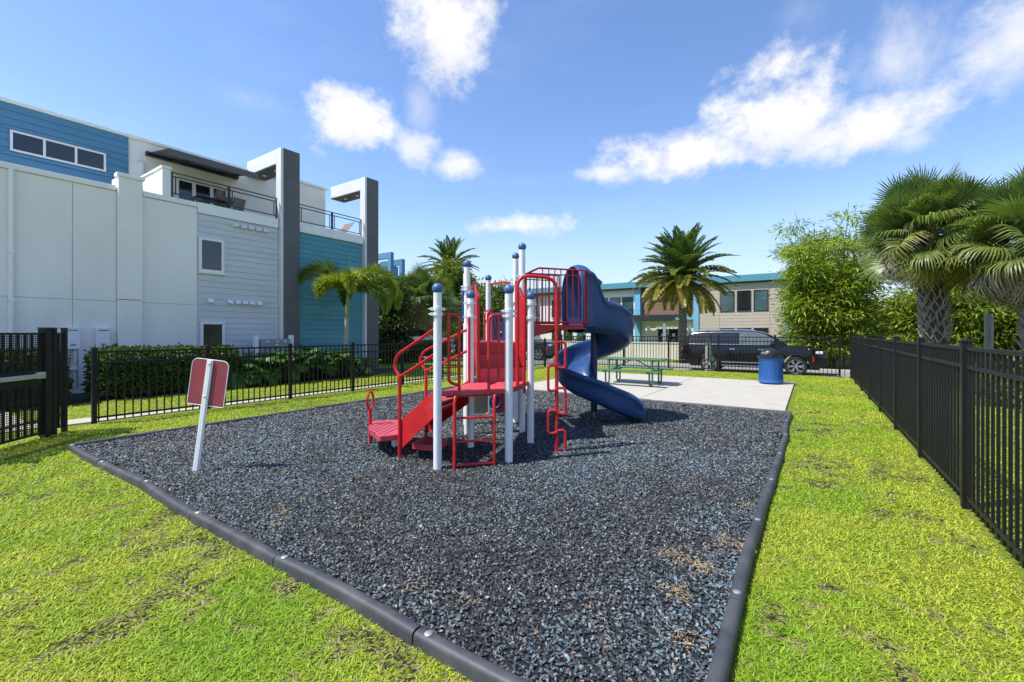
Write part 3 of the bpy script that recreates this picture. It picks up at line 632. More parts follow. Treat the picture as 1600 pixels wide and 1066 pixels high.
    for s, z, ho, hi in ((.10, .355, .31, .24), (.22, .305, .31, .25), (.34, .26, .31, .27), (.44, .225, .30, .29), (.53, .20, .27, .26), (.60, .18, .21, .20), (.635, .16, .14, .13)):
        hd2 = hd*s - rad*(-.10*s*s); sections.append(prof(O+rad*.625+hd2, O+rad*.085+hd2, z, ho, hi))
    m = B(); m.grid(sections); m.add(sections[-1][:-1], [tuple(range(len(sections[-1])-1))]); sl = m.build('slide', 'blue_plastic', t, smooth=True)
    ss = sl.modifiers.new('smooth', 'SUBSURF'); ss.levels = 1; ss.render_levels = 1
    rows = []
    for s, k, tz in ((-.10, 1.0, 2.56), (.0, 1.03, 2.60), (.10, 1.02, 2.585), (.18, .97, 2.52), (.25, .86, 2.42)):
        r = []
        for i in range(17):
            a = PI*i/16; w = .33 - .345*k*math.cos(a); zz = 2.10 + (tz-2.10)*math.sin(a)**.8; q = Q + e*s + n*w; r.append((q.x, q.y, zz))
        q0 = Q + e*s + n*(.33-.345*k); q1 = Q + e*s + n*(.33+.345*k); zb = 1.56 if s < .2 else 1.7
        rows.append([(q0.x, q0.y, zb), (q0.x, q0.y, 1.8)] + r + [(q1.x, q1.y, 1.8), (q1.x, q1.y, zb)])
    m = B(); m.grid(rows); h_ = m.build('slide_hood', 'blue_plastic', sl, smooth=True, solid=.03)
    ss = h_.modifiers.new('smooth', 'SUBSURF'); ss.levels = 1; ss.render_levels = 1
    rows = []
    for s, zt_, w0 in ((.20, 2.50, .36), (.30, 2.46, .42), (.42, 2.43, .47), (.54, 2.40, .51), (.62, 2.36, .55)):
        r = []
        for i in range(9):
            a = PI/2*i/8; w = w0 + (.70-w0)*math.sin(a); zz = zt_ - (.50-.2*s)*(1-math.cos(a)); q = Q + e*s + n*w; r.append((q.x, q.y, zz))
        rows.append(r)
    m = B(); m.grid(rows); m.build('hood_wing', 'blue_plastic', sl, smooth=True, solid=.025)
    m = B(); m.tube([(O.x, O.y, .14), (O.x, O.y, 1.50)], .058, 16); sp = m.build('slide_column', 'navy', sl, smooth=True)
    m = B(); m.tube([(O.x, O.y, -.04), (O.x, O.y, .15)], .016, 8); m.build('column_stub', 'steel', sp, smooth=True)
    # far climbing wall with round holes, arch tube, panels under the deck
    def holed(a, b, zs_, th, r):
        mm = B(); a = Vector((*a, 0)); b = Vector((*b, 0)); dv = (b-a); w = dv.length; dv.normalize(); nv = Vector((-dv.y, dv.x, 0))*th/2; N = 24
        for z0, z1 in zip(zs_[:-1], zs_[1:]):
            cz = (z0+z1)/2; ring_i, ring_o = [], []
            for k in range(N):
                an = 2*PI*k/N + PI/4; cx, sx = math.cos(an), math.sin(an); mxx = max(abs(cx), abs(sx)); ring_i.append((w/2+r*cx, cz+r*sx)); ring_o.append((w/2+(w/2)*cx/mxx, cz+(z1-z0)/2*sx/mxx))
            vs = []
            for sg in (-1, 1):
                for rg in (ring_i, ring_o):
                    for u, z in rg: vs.append(a + dv*u + nv*sg + Vector((0, 0, z)))
            fs = []
            for k in range(N):
                j = (k+1) % N; fs += [(k, j, N+j, N+k), (2*N+k, 3*N+k, 3*N+j, 2*N+j), (k, 2*N+k, 2*N+j, j), (N+k, N+j, 3*N+j, 3*N+k)]
            mm.add(vs, fs)
        return mm
    holed((-.36, 7.86), (-.02, 7.32), (1.36, 1.60, 1.85), .05, .075).build('climbing_wall', 'navy', t, smooth=True, bevel=.008)
    holed((-.30, 7.78), (.12, 7.35), (.12, .44, .78, 1.1), .05, .10).build('climbing_wall', 'navy', t, smooth=True, bevel=.008)
    m = B(); m.plate([(-.71, 6.42, 1.64), (-.74, 6.98, 1.64), (-.74, 6.98, 2.12), (-.71, 6.42, 2.12)], .05); m.build('play_panel', 'blue_plastic', t, bevel=.02)
    m = B(); m.tube(arc([(F[0], F[1], 2.37), (-.30, 7.75, 2.37), (-.05, 7.4, 2.35), (-.04, 7.36, 2.2)], .06), .016, 8); m.build('arch_rail', 'red', t, smooth=True)
    for x0, y0 in ((-.40, 7.78), (-.34, 7.66)):
        m = B(); m.tube(arc([(x0-.08, y0-.1, 1.36), (x0-.08, y0-.1, 1.86), (x0, y0, 1.90), (x0, y0, 1.36)], .06), .016, 8); m.build('handhold', 'red', t, smooth=True)
    m = B(); m.plate([(-.60, 6.55, .30), (-.36, 6.62, .30), (-.36, 6.62, .84), (-.60, 6.55, .84)], .03); m.build('lower_panel', 'beige_panel', t, bevel=.01)
    m = B(); m.plate([(-.24, 6.44, .34), (-.04, 6.50, .34), (-.04, 6.50, 1.18), (-.24, 6.44, 1.18)], .03); m.build('lower_panel', 'red', t, bevel=.01)
    m = B(); m.tube([(-.235+.075*math.cos(a), 6.40, .50+.095*math.sin(a)) for a in np.linspace(0, 2*PI, 24, endpoint=False)], .024, 10, True); m.build('play_ring', 'navy', t, smooth=True)
play_structure()

# ================================================================== SIGN, TABLE, CAN, POSTS
def W(x, d): return (CA*x-SA*d, SA*x+CA*d)
def sign():
    X, Y = W(-3.345, 4.665)
    t = thing('sign', 'small red sign seen from behind on a leaning white post', 'sign', (X, Y, .03), YAW+R(-4))
    t.rotation_euler = (R(-2), R(6.4), YAW+R(-4))
    m = MB(); m.box(-.022, .022, -.010, .010, -.06, 1.185); m.box(-.034, -.022, -.004, .010, -.06, 1.185); m.box(.022, .034, -.004, .010, -.06, 1.185); m.build('post', 'white_paint', t, bevel=.003)
    r = .065; w, z0, z1 = .205, .70, 1.19; poly = []
    for cx, cz, a0 in ((w-r, z1-r, 0), (-w+r, z1-r, 90), (-w+.015, z0+.015, 180), (w-.015, z0+.015, 270)):
        rr = r if a0 < 180 else .015
        for k in range(7): a = R(a0+k*15); poly.append((cx+rr*math.cos(a), 0, cz+rr*math.sin(a)))
    m = MB(); m.plate([(x, .0145, z) for x, y, z in poly], .004); pn = m.build('panel', 'red_sign', t)
    m = MB(); n = len(poly); m.tube([(x, .0145, z) for x, y, z in poly], .0045, 6, True); m.build('panel_edge', 'white_paint', pn)
    for z in (.80, 1.15):
        m = MB(); m.lathe([(.011, 0), (.011, .004), (.006, .008), (0, .008)], (0, 0, 0), 10); b = m.build('bolt', 'steel', t); b.location = (0, -.0105, z); b.rotation_euler = (R(90), 0, 0)
sign()
def picnic_table():
    t = thing('picnic_table', 'green metal picnic table with attached benches on the concrete pad', 'picnic table', (-4.21, 12.45, .045))
    def slab(y0, y1, z, L, name):
        m = MB(); m.box(-L/2, L/2, y0, y1, z-.035, z); return m.build(name, 'green_coat', t, bevel=.014, seg=3)
    slab(-.37, .37, .725, 1.86, 'table_top'); slab(-.80, -.53, .43, 1.80, 'bench'); slab(.53, .80, .43, 1.80, 'bench')
    for x in (-.62, .62):
        for s in (-1, 1):
            pts = [(x, s*.30, .69), (x, s*.30, .10)] + [(x, s*(.30+.135*(1-math.cos(a))), .10-.085*math.sin(a)) for a in np.linspace(.2, PI-.2, 9)] + [(x, s*.57, .10), (x, s*.57, .39)]
            m = MB(); m.tube(pts, .024, 10); m.build('leg', 'green_coat', t, smooth=True)
            m = MB(); m.tube([(x, s*.30, .375), (x, s*.76, .375)], .02, 8); m.build('bench_bracket', 'green_coat', t, smooth=True)
        m = MB(); m.tube([(x, -.33, .67), (x, .33, .67)], .02, 8); m.build('top_bracket', 'green_coat', t, smooth=True)
        m = MB(); m.tube([(x, 0, .39), (x*.12, 0, .68)], .014, 8); m.tube([(x, -.29, .39), (x, .29, .39)], .018, 8); m.build('brace', 'green_coat', t, smooth=True)
picnic_table()
def trash_can():
    t = thing('trash_can', 'blue metal trash can with black dome lid on the concrete corner', 'trash can', (-.95, 14.62, .045))
    m = MB(); m.lathe([(.295, .03), (.31, .04), (.315, .06), (.308, .09), (.300, .12), (.298, .40), (.300, .66), (.312, .70), (.318, .725), (.312, .745), (.27, .745)], (0, 0, 0), 40); bd = m.build('barrel', 'can_blue', t, smooth=True)
    for k in range(60):
        a = 2*PI*k/60; m = MB() if k == 0 else m; m.bar((.303*math.cos(a), .303*math.sin(a), .13), (.303*math.cos(a), .303*math.sin(a), .68), .010, .006, (math.cos(a), math.sin(a), 0))
    m.build('barrel_slats', 'can_blue', bd); bd.children[0]['kind'] = 'stuff'
    m = MB(); m.lathe([(.27, 0), (.27, .03), (.2, .03)], (0, 0, 0), 30); m.build('base', 'black_plastic', t, smooth=True)
    m = MB(); m.lathe([(.27, .745), (.325, .746), (.33, .765), (.325, .785), (.27, .79), (.232, .80), (.228, .86), (.20, .93), (.14, .975), (.06, .995), (0, .997)], (-.03, -.02, 0), 36); ld = m.build('lid', 'black_plastic', t, smooth=True)
    m = MB(); rows = []
    for z, r0 in ((.815, .232), (.86, .232), (.905, .217)):
        rows.append([(-.03+r0*math.cos(a), -.02+r0*math.sin(a), z) for a in np.linspace(R(-150), R(-95), 8)])
    m.grid(rows); m.build('flap', 'charcoal', ld, smooth=True, solid=.008)
trash_can()
def at_depth(px, d):
    t_ = (px-800)/690; return ((CA*t_-SA)*d, (SA*t_+CA)*d)
t = thing('marker_post', 'two short weathered boards leaning together behind the back fence', 'marker post', (-3.35, 18.95, -.04))
m = MB(); m.bar((-.12, .02, -.05), (-.10, .0, 1.02), .09, .03, (0, 1, 0)); m.build('board', 'wood', t, bevel=.004)
m = MB(); m.bar((.16, .05, -.05), (-.06, .06, 1.28), .14, .03, (0, 1, 0)); m.build('board', 'marker_green', t, bevel=.004)

# ================================================================== BUILDINGS
def pbox(m, plane, p0, p1, a0, a1, z0, z1):
    return m.box(p0, p1, a0, a1, z0, z1) if plane == 'X' else m.box(a0, a1, p0, p1, z0, z1)
def window(parent, org, plane, pos, out, a0, a1, z0, z1, fw=.055, glass='glass', frame='trim', mull=(), sill=False):
    """pos: wall face; out: +1 or -1 outward along the plane's axis"""
    lo = lambda u, v: (min(pos+out*u, pos+out*v), max(pos+out*u, pos+out*v)); m = MB(org); d = lo(.002, .045)
    pbox(m, plane, *d, a0, a1, z0, z0+fw); pbox(m, plane, *d, a0, a1, z1-fw, z1); pbox(m, plane, *d, a0, a0+fw, z0+fw, z1-fw); pbox(m, plane, *d, a1-fw, a1, z0+fw, z1-fw)
    for q in mull: pbox(m, plane, *d, q-fw*.5, q+fw*.5, z0+fw, z1-fw)
    w = m.build('window', frame, parent, bevel=.004)
    es = [a0+fw]+[e for q in mull for e in (q-fw*.5, q+fw*.5)]+[a1-fw]
    for l, r in zip(es[::2], es[1::2]):
        m = MB(org); pbox(m, plane, *lo(.003, .014), l, r, z0+fw, z1-fw); m.build('pane', glass, w)
    if sill: m = MB(org); pbox(m, plane, *lo(.002, .07), a0-.03, a1+.03, z0-.05, z0-.003); m.build('sill', frame, w)
    return w
def boards(parent, org, plane, pos, out, a0, a1, z0, z1, h, mt, name='siding'):
    m = MB(org); lo = sorted((pos-out*.04, pos)); pbox(m, plane, *lo, a0, a1, z0, z1); base = m.build(name, mt, parent); n = max(1, round((z1-z0)/h)); hh = (z1-z0)/n
    pr = [(0, .002), (.022, .002), (.020, .012), (.008, hh-.006), (0, hh-.006)]
    vs = []
    for a in (a0+.002, a1-.002):
        for u, z in pr: vs.append((pos+out*u-org[0], a-org[1], z) if plane == 'X' else (a-org[0], pos+out*u-org[1], z))
    k = len(pr); first = None
    for i in range(n):
        z = z0+i*hh - org[2]
        if first is None:
            m = MB(); m.add(vs, [tuple(range(k)), tuple(range(2*k-1, k-1, -1))]+[(j, (j+1) % k, k+(j+1) % k, k+j) for j in range(k)]); first = m.build('board', mt, base); first.location = (0, 0, z)
        else: share(first, 'board', (0, 0, z), (0, 0, 0), base)
    return base

def left_building():
    org = (-18, 6.5, 0); t = thing('apartment_building', 'three storey pale stucco townhouse with teal siding, charcoal frames and roof terrace', 'building', org)
    def part(name, mt, boxes, parent=t, bevel=.01):
        m = MB(org)
        for b_ in boxes: m.box(*b_)
        return m.build(name, mt, parent, bevel=bevel)
    F = -15.0
    # stucco wall panels with open joints between them
    w = part('wall', 'stucco', [(-26, F-.03, -14, 5.50, 0, 5.2)])
    for (y0, y1) in ((-14, -2.2), (-2.185, .5), (.515, 2.92), (2.935, 3.755), (4.265, 5.575)):
        for (z0, z1) in ((0, 2.31), (2.322, 5.19)): part('panel', 'stucco', [(F-.029, F, y0, y1, z0, z1)], w, .004)
    part('wall', 'stucco', [(-26, F-.06, 5.501, 12.0, 0, 5.0)])
    part('wall', 'stucco', [(F-.058, F-.001, 5.50, 5.585, 0, 5.05)])
    part('cornice', 'stucco_white', [(-17.2, F+.05, -14, 3.74, 5.20, 5.335)])
    pl = part('pilaster', 'stucco', [(F+.001, F+.13, 3.76, 4.26, 0, 2.36), (F+.001, F+.15, 3.76, 4.26, 2.372, 5.56)]); part('pilaster_cap', 'stucco_white', [(F-.05, F+.19, 3.72, 4.30, 5.561, 5.66)], pl)
    part('pilaster_back', 'stucco', [(F-.4, F-.0, 3.76, 4.26, 5.201, 5.56)], pl)
    m = MB(org); m.tube([(F+.06, 1.92, .1), (F+.06, 1.92, 5.19)], .045, 12); dn = m.build('downspout', 'stucco_white', t, smooth=True)
    for z in (2.2, 3.3): m = MB(org); m.box(F+.001, F+.112, 1.865, 1.975, z, z+.05); m.build('bracket', 'stucco_white', dn)
    # recessed siding bays
    boards(t, org, 'X', F-.03, 1, 5.59, 7.97, 0, 5.04, .178, 'siding_grey'); boards(t, org, 'X', F-.03, 1, 8.69, 11.38, 0, 5.06, .178, 'siding_teal')
    window(t, org, 'X', F-.005, 1, 5.62, 6.30, 3.32, 4.34, .075, sill=True); window(t, org, 'X', F-.005, 1, 5.66, 6.32, .85, 1.83, .075)
    band = part('terrace_edge', 'stucco_white', [(F-.4, F+.035, 5.59, 7.97, 5.05, 5.36), (F-.4, F+.036, 8.69, 11.39, 5.07, 5.40), (F-.4, F+.034, 4.32, 5.589, 5.205, 5.345)])
    for y in [5.92]+[6.47+.215*i for i in range(5)]:
        m = MB(org); m.add([(F-.02, y-.075, 2.41), (F+.11, y-.075, 2.41), (F+.11, y+.075, 2.41), (F-.02, y+.075, 2.41), (F-.02, y-.075, 2.52), (F+.05, y-.075, 2.52), (F+.05, y+.075, 2.52), (F-.02, y+.075, 2.52)], [(0, 3, 2, 1), (4, 5, 6, 7), (0, 1, 5, 4), (1, 2, 6, 5), (2, 3, 7, 6), (3, 0, 4, 7)]); m.build('vent_hood', 'trim', t)
    for i in range(5):
        y = 6.62+.23*i; m = MB(org); m.box(F-.02, F+.10, y-.08, y+.08, 4.82, 4.93); m.build('vent_hood', 'grey_stucco', t, bevel=.01)
    # frames: piers and the beams that run back to the wall
    for (y0, y1, sh) in ((7.98, 8.68, .0), (11.395, 12.09, .0)):
        p = part('pier', 'charcoal', [(F-.10, F+.12, y0+.12, y1, 0, 7.80)]); part('pier_side', 'grey_stucco', [(F-.20, F+.118, y0+.03, y0+.118, 5.0, 7.798), (F-.20, F+.118, y0+.03, y0+.118, 0, 4.999)], p)
        part('pier_back', 'charcoal', [(F-.20, F-.102, y0+.12, y1, 0, 7.795)], p)
        b_ = part('beam', 'grey_stucco', [(-17.2, F-.202, y0+.03, y1, 7.30, 7.79)]); part('soffit', 'charcoal', [(-17.19, F-.204, y0+.04, y1-.01, 7.27, 7.298)], b_)
        for x in (-16.6, -15.8): m = MB(org); m.lathe([(.07, -.02), (.07, 0), (.05, .0)], (x, (y0+y1)/2, 7.268), 16); m.build('downlight', 'trim', b_)
    # upper storey, set back behind the terrace
    U = -17.2; part('upper_wall', 'stucco', [(-26, U-.03, -14, 9.95, 5.0, 7.45), (-26, U-.04, 9.95, 11.2, 5.0, 7.60)]); part('parapet', 'stucco_white', [(-26, U+.05, -14, 9.95, 7.451, 7.54), (-26, U+.05, 9.96, 11.25, 7.601, 7.70)])
    boards(t, org, 'X', U-.005, 1, -14, 4.59, 5.34, 7.449, .19, 'siding_blue')
    part('terrace_floor', 'concrete', [(U-.02, F-.41, 4.3, 11.39, 5.15, 5.20)])
    window(t, org, 'X', U+.02, 1, 2.18, 4.06, 6.22, 6.76, .05, mull=(2.80, 3.42))
    m = MB(org); 
    for bx in ((2.05, 4.19, 6.78, 6.86), (2.05, 4.19, 6.11, 6.19)): m.box(U+.0, U+.035, *bx)
    m.build('window_surround', 'siding_blue', t)
    window(t, org, 'X', U-.025, 1, 5.78, 7.36, 5.30, 6.62, .10, mull=(6.31, 6.84))
    part('terrace_end_wall', 'stucco_white', [(U, F+.03, 4.73, 4.92, 5.34, 6.10)]); part('end_wall_cap', 'stucco_white', [(U, F+.06, 4.70, 4.95, 6.101, 6.17)])
    m = MB(org); m.box(U-.02, U+.09, 4.80, 4.93, 6.3, 6.75); m.build('wall_light', 'stucco_white', t)
    # fold-arm awning
    m = MB(org); m.grid([[(U+.12, y, 7.12) for y in (5.06, 5.9, 6.75, 7.6)], [(U+.9, y, 7.0) for y in (5.06, 5.9, 6.75, 7.6)], [(U+1.65, y, 6.90) for y in (5.06, 5.9, 6.75, 7.6)], [(U+1.66, y, 6.70) for y in (5.06, 5.9, 6.75, 7.6)]]); aw = m.build('awning', 'awning', t, solid=.012)
    m = MB(org); m.box(U-.02, U+.13, 5.0, 7.66, 7.03, 7.15); m.box(U+1.60, U+1.645, 5.03, 7.63, 6.84, 6.88); m.build('awning_cassette', 'dark_metal', aw)
    for y in (5.6, 7.1): m = MB(org); m.bar((U+.1, y, 7.03), (U+.6, y+.35, 7.0), .04, .04); m.bar((U+.6, y+.35, 7.0), (U+1.60, y+.05, 6.86), .04, .04); m.build('awning_arm', 'dark_metal', aw)
    # terrace railings
    def railing(y0, y1, panels):
        rl = bpy.data.objects.new('railing', None); col.objects.link(rl); rl.parent = t
        zt, zb = 6.06, 5.47; step = (y1-y0)/panels
        for i in range(panels):
            a, b_ = y0+i*step, y0+(i+1)*step; m = MB(org); x = F-.03
            for z in (zt, zt-.11, zb): m.box(x-.014, x+.014, a+.03 if z != zt else a, b_-.03 if z != zt else b_, z-.014, z+.014)
            for y in (a+.10, b_-.10): m.box(x-.011, x+.011, y-.011, y+.011, zb, zt-.11)
            m.build('railing_panel', 'dark_metal', rl)
            for y in (a+.02, b_-.02): m = MB(org); m.box(x-.018, x+.018, y-.018, y+.018, 5.30, zt-.015); m.build('baluster', 'dark_metal', rl)
    railing(4.96, 7.95, 2); railing(8.72, 11.36, 2)
    return t
left_building()

def terrace_furniture():
    def chair(name, lab, x, y, rz, grp):
        t = thing(name, lab, 'chair', (x, y, 5.20), rz, grp); t.scale = (.78, .78, .85)
        m = MB(); m.box(-.24, .24, -.24, .24, .40, .43); m.build('seat', 'brown_sling', t, bevel=.01)
        m = MB(); m.plate([(-.23, -.24, .45), (.23, -.24, .45), (.23, -.36, .98), (-.23, -.36, .98)], .02); m.build('backrest', 'brown_sling', t)
        for sx in (-.25, .25):
            m = MB(); m.tube([(sx, .22, 0), (sx, .22, .62), (sx, -.26, .64), (sx, -.37, .99)], .014, 6); m.tube([(sx, -.2, .42), (sx, -.30, 0)], .014, 6); m.build('frame', 'dark_metal', t)
    chair('terrace_chair', 'brown sling chair beside the terrace table, nearest the charcoal pier', -16.25, 7.15, R(100), 'chairs on the roof terrace')
    chair('terrace_chair', 'brown sling chair at the terrace table, nearer the glass doors', -16.4, 6.95, R(60), 'chairs on the roof terrace')
    t = thing('terrace_table', 'dark metal table behind the roof terrace railing', 'table', (-16.2, 6.45, 5.2))
    m = MB(); m.box(-.3, .3, -.5, .5, .60, .64); m.build('table_top', 'dark_metal', t, bevel=.01)
    for sx in (-.25, .25):
        for sy in (-.43, .43): m = MB(); m.box(sx-.02, sx+.02, sy-.02, sy+.02, 0, .60); m.build('leg', 'dark_metal', t)
    t = thing('lounge_chair', 'brown sling lounge chair by the far terrace railing', 'lounge chair', (-15.75, 10.7, 5.2), R(0))
    m = MB(); m.plate([(-.28, -.7, .30), (.28, -.7, .30), (.28, .25, .32), (-.28, .25, .32)], .02); m.build('seat', 'brown_sling', t)
    m = MB(); m.plate([(-.28, .26, .32), (.28, .26, .32), (.28, .62, .80), (-.28, .62, .80)], .02); m.build('backrest', 'brown_sling', t)
    for sx in (-.29, .29): m = MB(); m.tube([(sx, -.72, 0), (sx, -.72, .31), (sx, .26, .33), (sx, .64, .83)], .014, 6); m.tube([(sx, .3, .33), (sx, .3, 0)], .014, 6); m.build('frame', 'dark_metal', t)
terrace_furniture()

def heaters():
    for y0, lab in ((2.78, 'white wall mounted water heater nearest the gate'), (3.335, 'white wall mounted water heater beside the stucco pilaster')):
        t = thing('water_heater', lab, 'water heater', (-15, y0+.125, 1.1), 0, 'water heaters on the stucco wall')
        m = MB(); m.box(.003, .17, -.13, .13, 0, .53); bd = m.build('casing', 'trim', t, bevel=.012)
        m = MB(); m.box(.171, .176, -.09, .09, .45, .47); m.build('exhaust_slot', 'black_plastic', bd)
        m = MB(); m.box(.171, .175, -.045, .045, .08, .13); m.build('badge', 'grey_metal', bd)
        for k, y in enumerate((-.09, -.03, .05, .10)):
            m = MB(); m.tube([(.08, y, .01), (.08, y, -.16-.05*k), (.03, y, -.22-.05*k), (.03, y, -.95)], .012, 8); m.build('pipe', 'steel' if k % 2 else 'trim', t, smooth=True)
        m = MB(); m.box(.003, .07, -.10, .10, -.52, -.42); m.build('junction_box', 'trim', t, bevel=.006)
heaters()
t = thing('electrical_cabinet', 'grey electrical cabinet between two white posts below the grey siding', 'electrical cabinet', (-14.35, 7.5, 0))
m = MB(); m.box(-.14, .14, -.46, .46, .25, 1.30); bd = m.build('cabinet', 'grey_metal', t, bevel=.012)
m = MB(); m.box(.141, .150, -.45, -.01, .27, 1.28); m.box(.141, .150, .01, .45, .27, 1.28); m.build('door', 'grey_metal', t, bevel=.004)
for y, z in ((-.28, 1.22), (.02, 1.22), (.28, 1.22), (.02, 1.12)): m = MB(); m.box(.151, .155, y-.045, y+.045, z-.02, z+.02); m.build('label_plate', 'notice', t)
for y in (-.56, .56): m = MB(); m.box(-.06, .06, y-.065, y+.065, 0, 1.42); m.build('post', 'trim', t, bevel=.01)

def far_building():
    Y = 44.0; org = (-10, 48, -.3); t = thing('office_building', 'two storey tan and white building with teal roof band across the road', 'building', org)
    def part(name, mt, boxes, parent=t, bevel=0):
        m = MB(org)
        for b_ in boxes: m.box(*b_)
        return m.build(name, mt, parent, bevel=bevel)
    z0 = -.35
    part('wall', 'tan', [(-9.0, -1.1, Y+.04, 58, z0, 5.99)]); part('wall', 'bldg_white', [(-40, -14.8, Y+.34, 58, z0, 5.99)]); part('wall', 'bldg_white', [(-14.79, -9.01, Y+.44, 58, z0, 5.99)])
    part('roof_band', 'teal_trim', [(-40.2, -.8, Y-.35, 58.3, 6.01, 6.62)], bevel=.03); part('roof_edge', 'dark_metal', [(-40.1, -.9, Y-.28, 58.2, 5.93, 6.005)])
    for x0, x1 in ((-8.97, -6.93), (-6.91, -2.94), (-2.92, -1.15)): boards(t, org, 'Y', Y, -1, x0, x1, z0, 5.92, .285, 'tan')
    boards(t, org, 'Y', Y+.40, -1, -14.2, -9.15, 3.2, 5.92, .26, 'brown')
    part('column', 'skyblue', [(-9.14, -8.68, Y-.12, Y-.03, z0, 5.92)]); part('column', 'skyblue', [(-14.78, -14.22, Y-.02, Y+.33, z0, 5.92)]); part('lintel', 'skyblue', [(-14.21, -9.15, Y+.05, Y+.39, 2.75, 3.19)]); part('column', 'teal_trim', [(-1.75, -1.0, Y-.16, Y-.03, z0, 5.92)])
    part('column', 'teal_trim', [(-21.2, -20.6, Y-.06, Y+.33, z0, 5.92)]); part('column', 'teal_trim', [(-27, -26.4, Y-.06, Y+.33, z0, 5.92)])
    for (x0, x1) in ((-6.84, -5.68), (-5.48, -4.36), (-4.16, -3.04)):
        window(t, org, 'Y', Y-.02, -1, x0, x1, 3.40, 5.25, .07, 'glass_teal' if x0 > -4.5 or x0 < -6 else 'glass', 'dark_metal'); window(t, org, 'Y', Y-.02, -1, x0, x1, .1, 1.93, .07, 'glass', 'dark_metal')
    for (x0, x1) in ((-18.8, -17.75), (-17.5, -16.4), (-16.2, -15.05), (-24.5, -23.3), (-23.0, -21.9), (-30, -28.8), (-28.4, -27.2)):
        window(t, org, 'Y', Y+.34, -1, x0, x1, 3.3, 5.18, .08, 'glass_teal', 'dark_metal'); window(t, org, 'Y', Y+.34, -1, x0, x1, -.2, 1.9, .08, 'glass', 'dark_metal')
        rl = part('balcony_railing', 'dark_metal', [(x0-.1, x1+.1, Y+.12, Y+.16, 4.22, 4.27)])
        for k in range(6): part('rail', 'dark_metal', [(x0-.1, x1+.1, Y+.125, Y+.155, 3.40+.13*k, 3.43+.13*k)], rl)
    part('canopy_band', 'skyblue', [(-19.2, -14.79, Y-.1, Y+.33, 2.75, 3.2)])
    for x0 in (-12.55, -11.5):
        w_ = window(t, org, 'Y', Y+.44, -1, x0, x0+.86, z0+.05, 1.86, .07, 'glass', 'dark_metal')
        part('notice', 'notice', [(x0+.30, x0+.56, Y+.41, Y+.418, 1.15, 1.42)], w_); part('notice', 'notice', [(x0+.34, x0+.52, Y+.41, Y+.417, .66, .84)], w_)
    part('door_surround', 'trim', [(-12.72, -10.45, Y+.36, Y+.43, 1.87, 2.02), (-12.72, -12.57, Y+.36, Y+.43, z0, 1.869), (-10.60, -10.45, Y+.36, Y+.43, z0, 1.869)])
    cp = part('entrance_canopy', 'dark_metal', [(-14.9, -10.0, Y-3.2, Y-.2, 2.95, 3.05), (-14.9, -10.0, Y-3.25, Y-3.21, 2.62, 3.12)])
    for k in range(14): part('slat', 'dark_metal', [(-14.9+k*.37, -14.82+k*.37, Y-3.2, Y-.2, 3.051, 3.16)], cp)
    part('canopy_beam', 'grey_metal', [(-14.7, -10.3, Y-3.1, Y-2.9, 2.55, 2.949)], cp)
    for x in (-14.45, -11.0): part('canopy_post', 'grey_metal', [(x-.12, x+.12, Y-3.12, Y-2.88, z0, 2.549)], cp)
    for x in (-13.5, -9.6): part('wall_lamp', 'trim', [(x-.1, x+.1, Y+.25, Y+.43, 1.6, 2.0)])
far_building()
t = thing('boundary_wall', 'low cream wall running along the far side of the road', 'wall', (-5, 31.2, -.35))
for k in range(22):
    x = -52+k*4.6; m = MB((-5, 31.2, -.35)); m.box(x, x+4.585, 31.1, 31.32, -.4, .76 if x > -12 else .80); m.build('wall_panel', 'cream', t, bevel=.008)
    m = MB((-5, 31.2, -.35)); m.box(x-.003, x+4.588, 31.06, 31.36, .765 if x > -12 else .805, .84); m.build('coping', 'cream', t)

def blue_tower(name, lab, x, y, w, h, dm):
    t = thing(name, lab, 'building', (x, y, 0), 0, 'far townhouses beyond the trees'); m = MB(); m.box(-10, 0, 0, w, 0, h-2.3); m.build('wall', 'siding_teal', t)
    for k in range(2):
        m = MB(); a = k*1.5; m.box(-.45, 0, a, a+.4, 0, h-k*.5); m.box(-3.5, -.46, a, a+.4, h-.6-k*.5, h-k*.5); m.box(-3.5, -3.1, a, a+.4, 0, h-.61-k*.5); m.build('frame', dm, t)
    m = MB(); m.box(-10, -3.6, .02, w-.02, h-2.29, h-.7); m.build('upper_wall', 'siding_blue', t)
    window(t, (0, 0, 0), 'X', 0, 1, w*.3, w*.42, h-4.5, h-3, .08)
blue_tower('townhouse', 'blue far townhouse with open roof frames past the charcoal pier', -35.3, 30.2, 4.2, 9.7, 'siding_blue')
blue_tower('townhouse', 'pale far townhouse half hidden behind the left palms', -43, 52, 9, 8.8, 'grey_stucco')

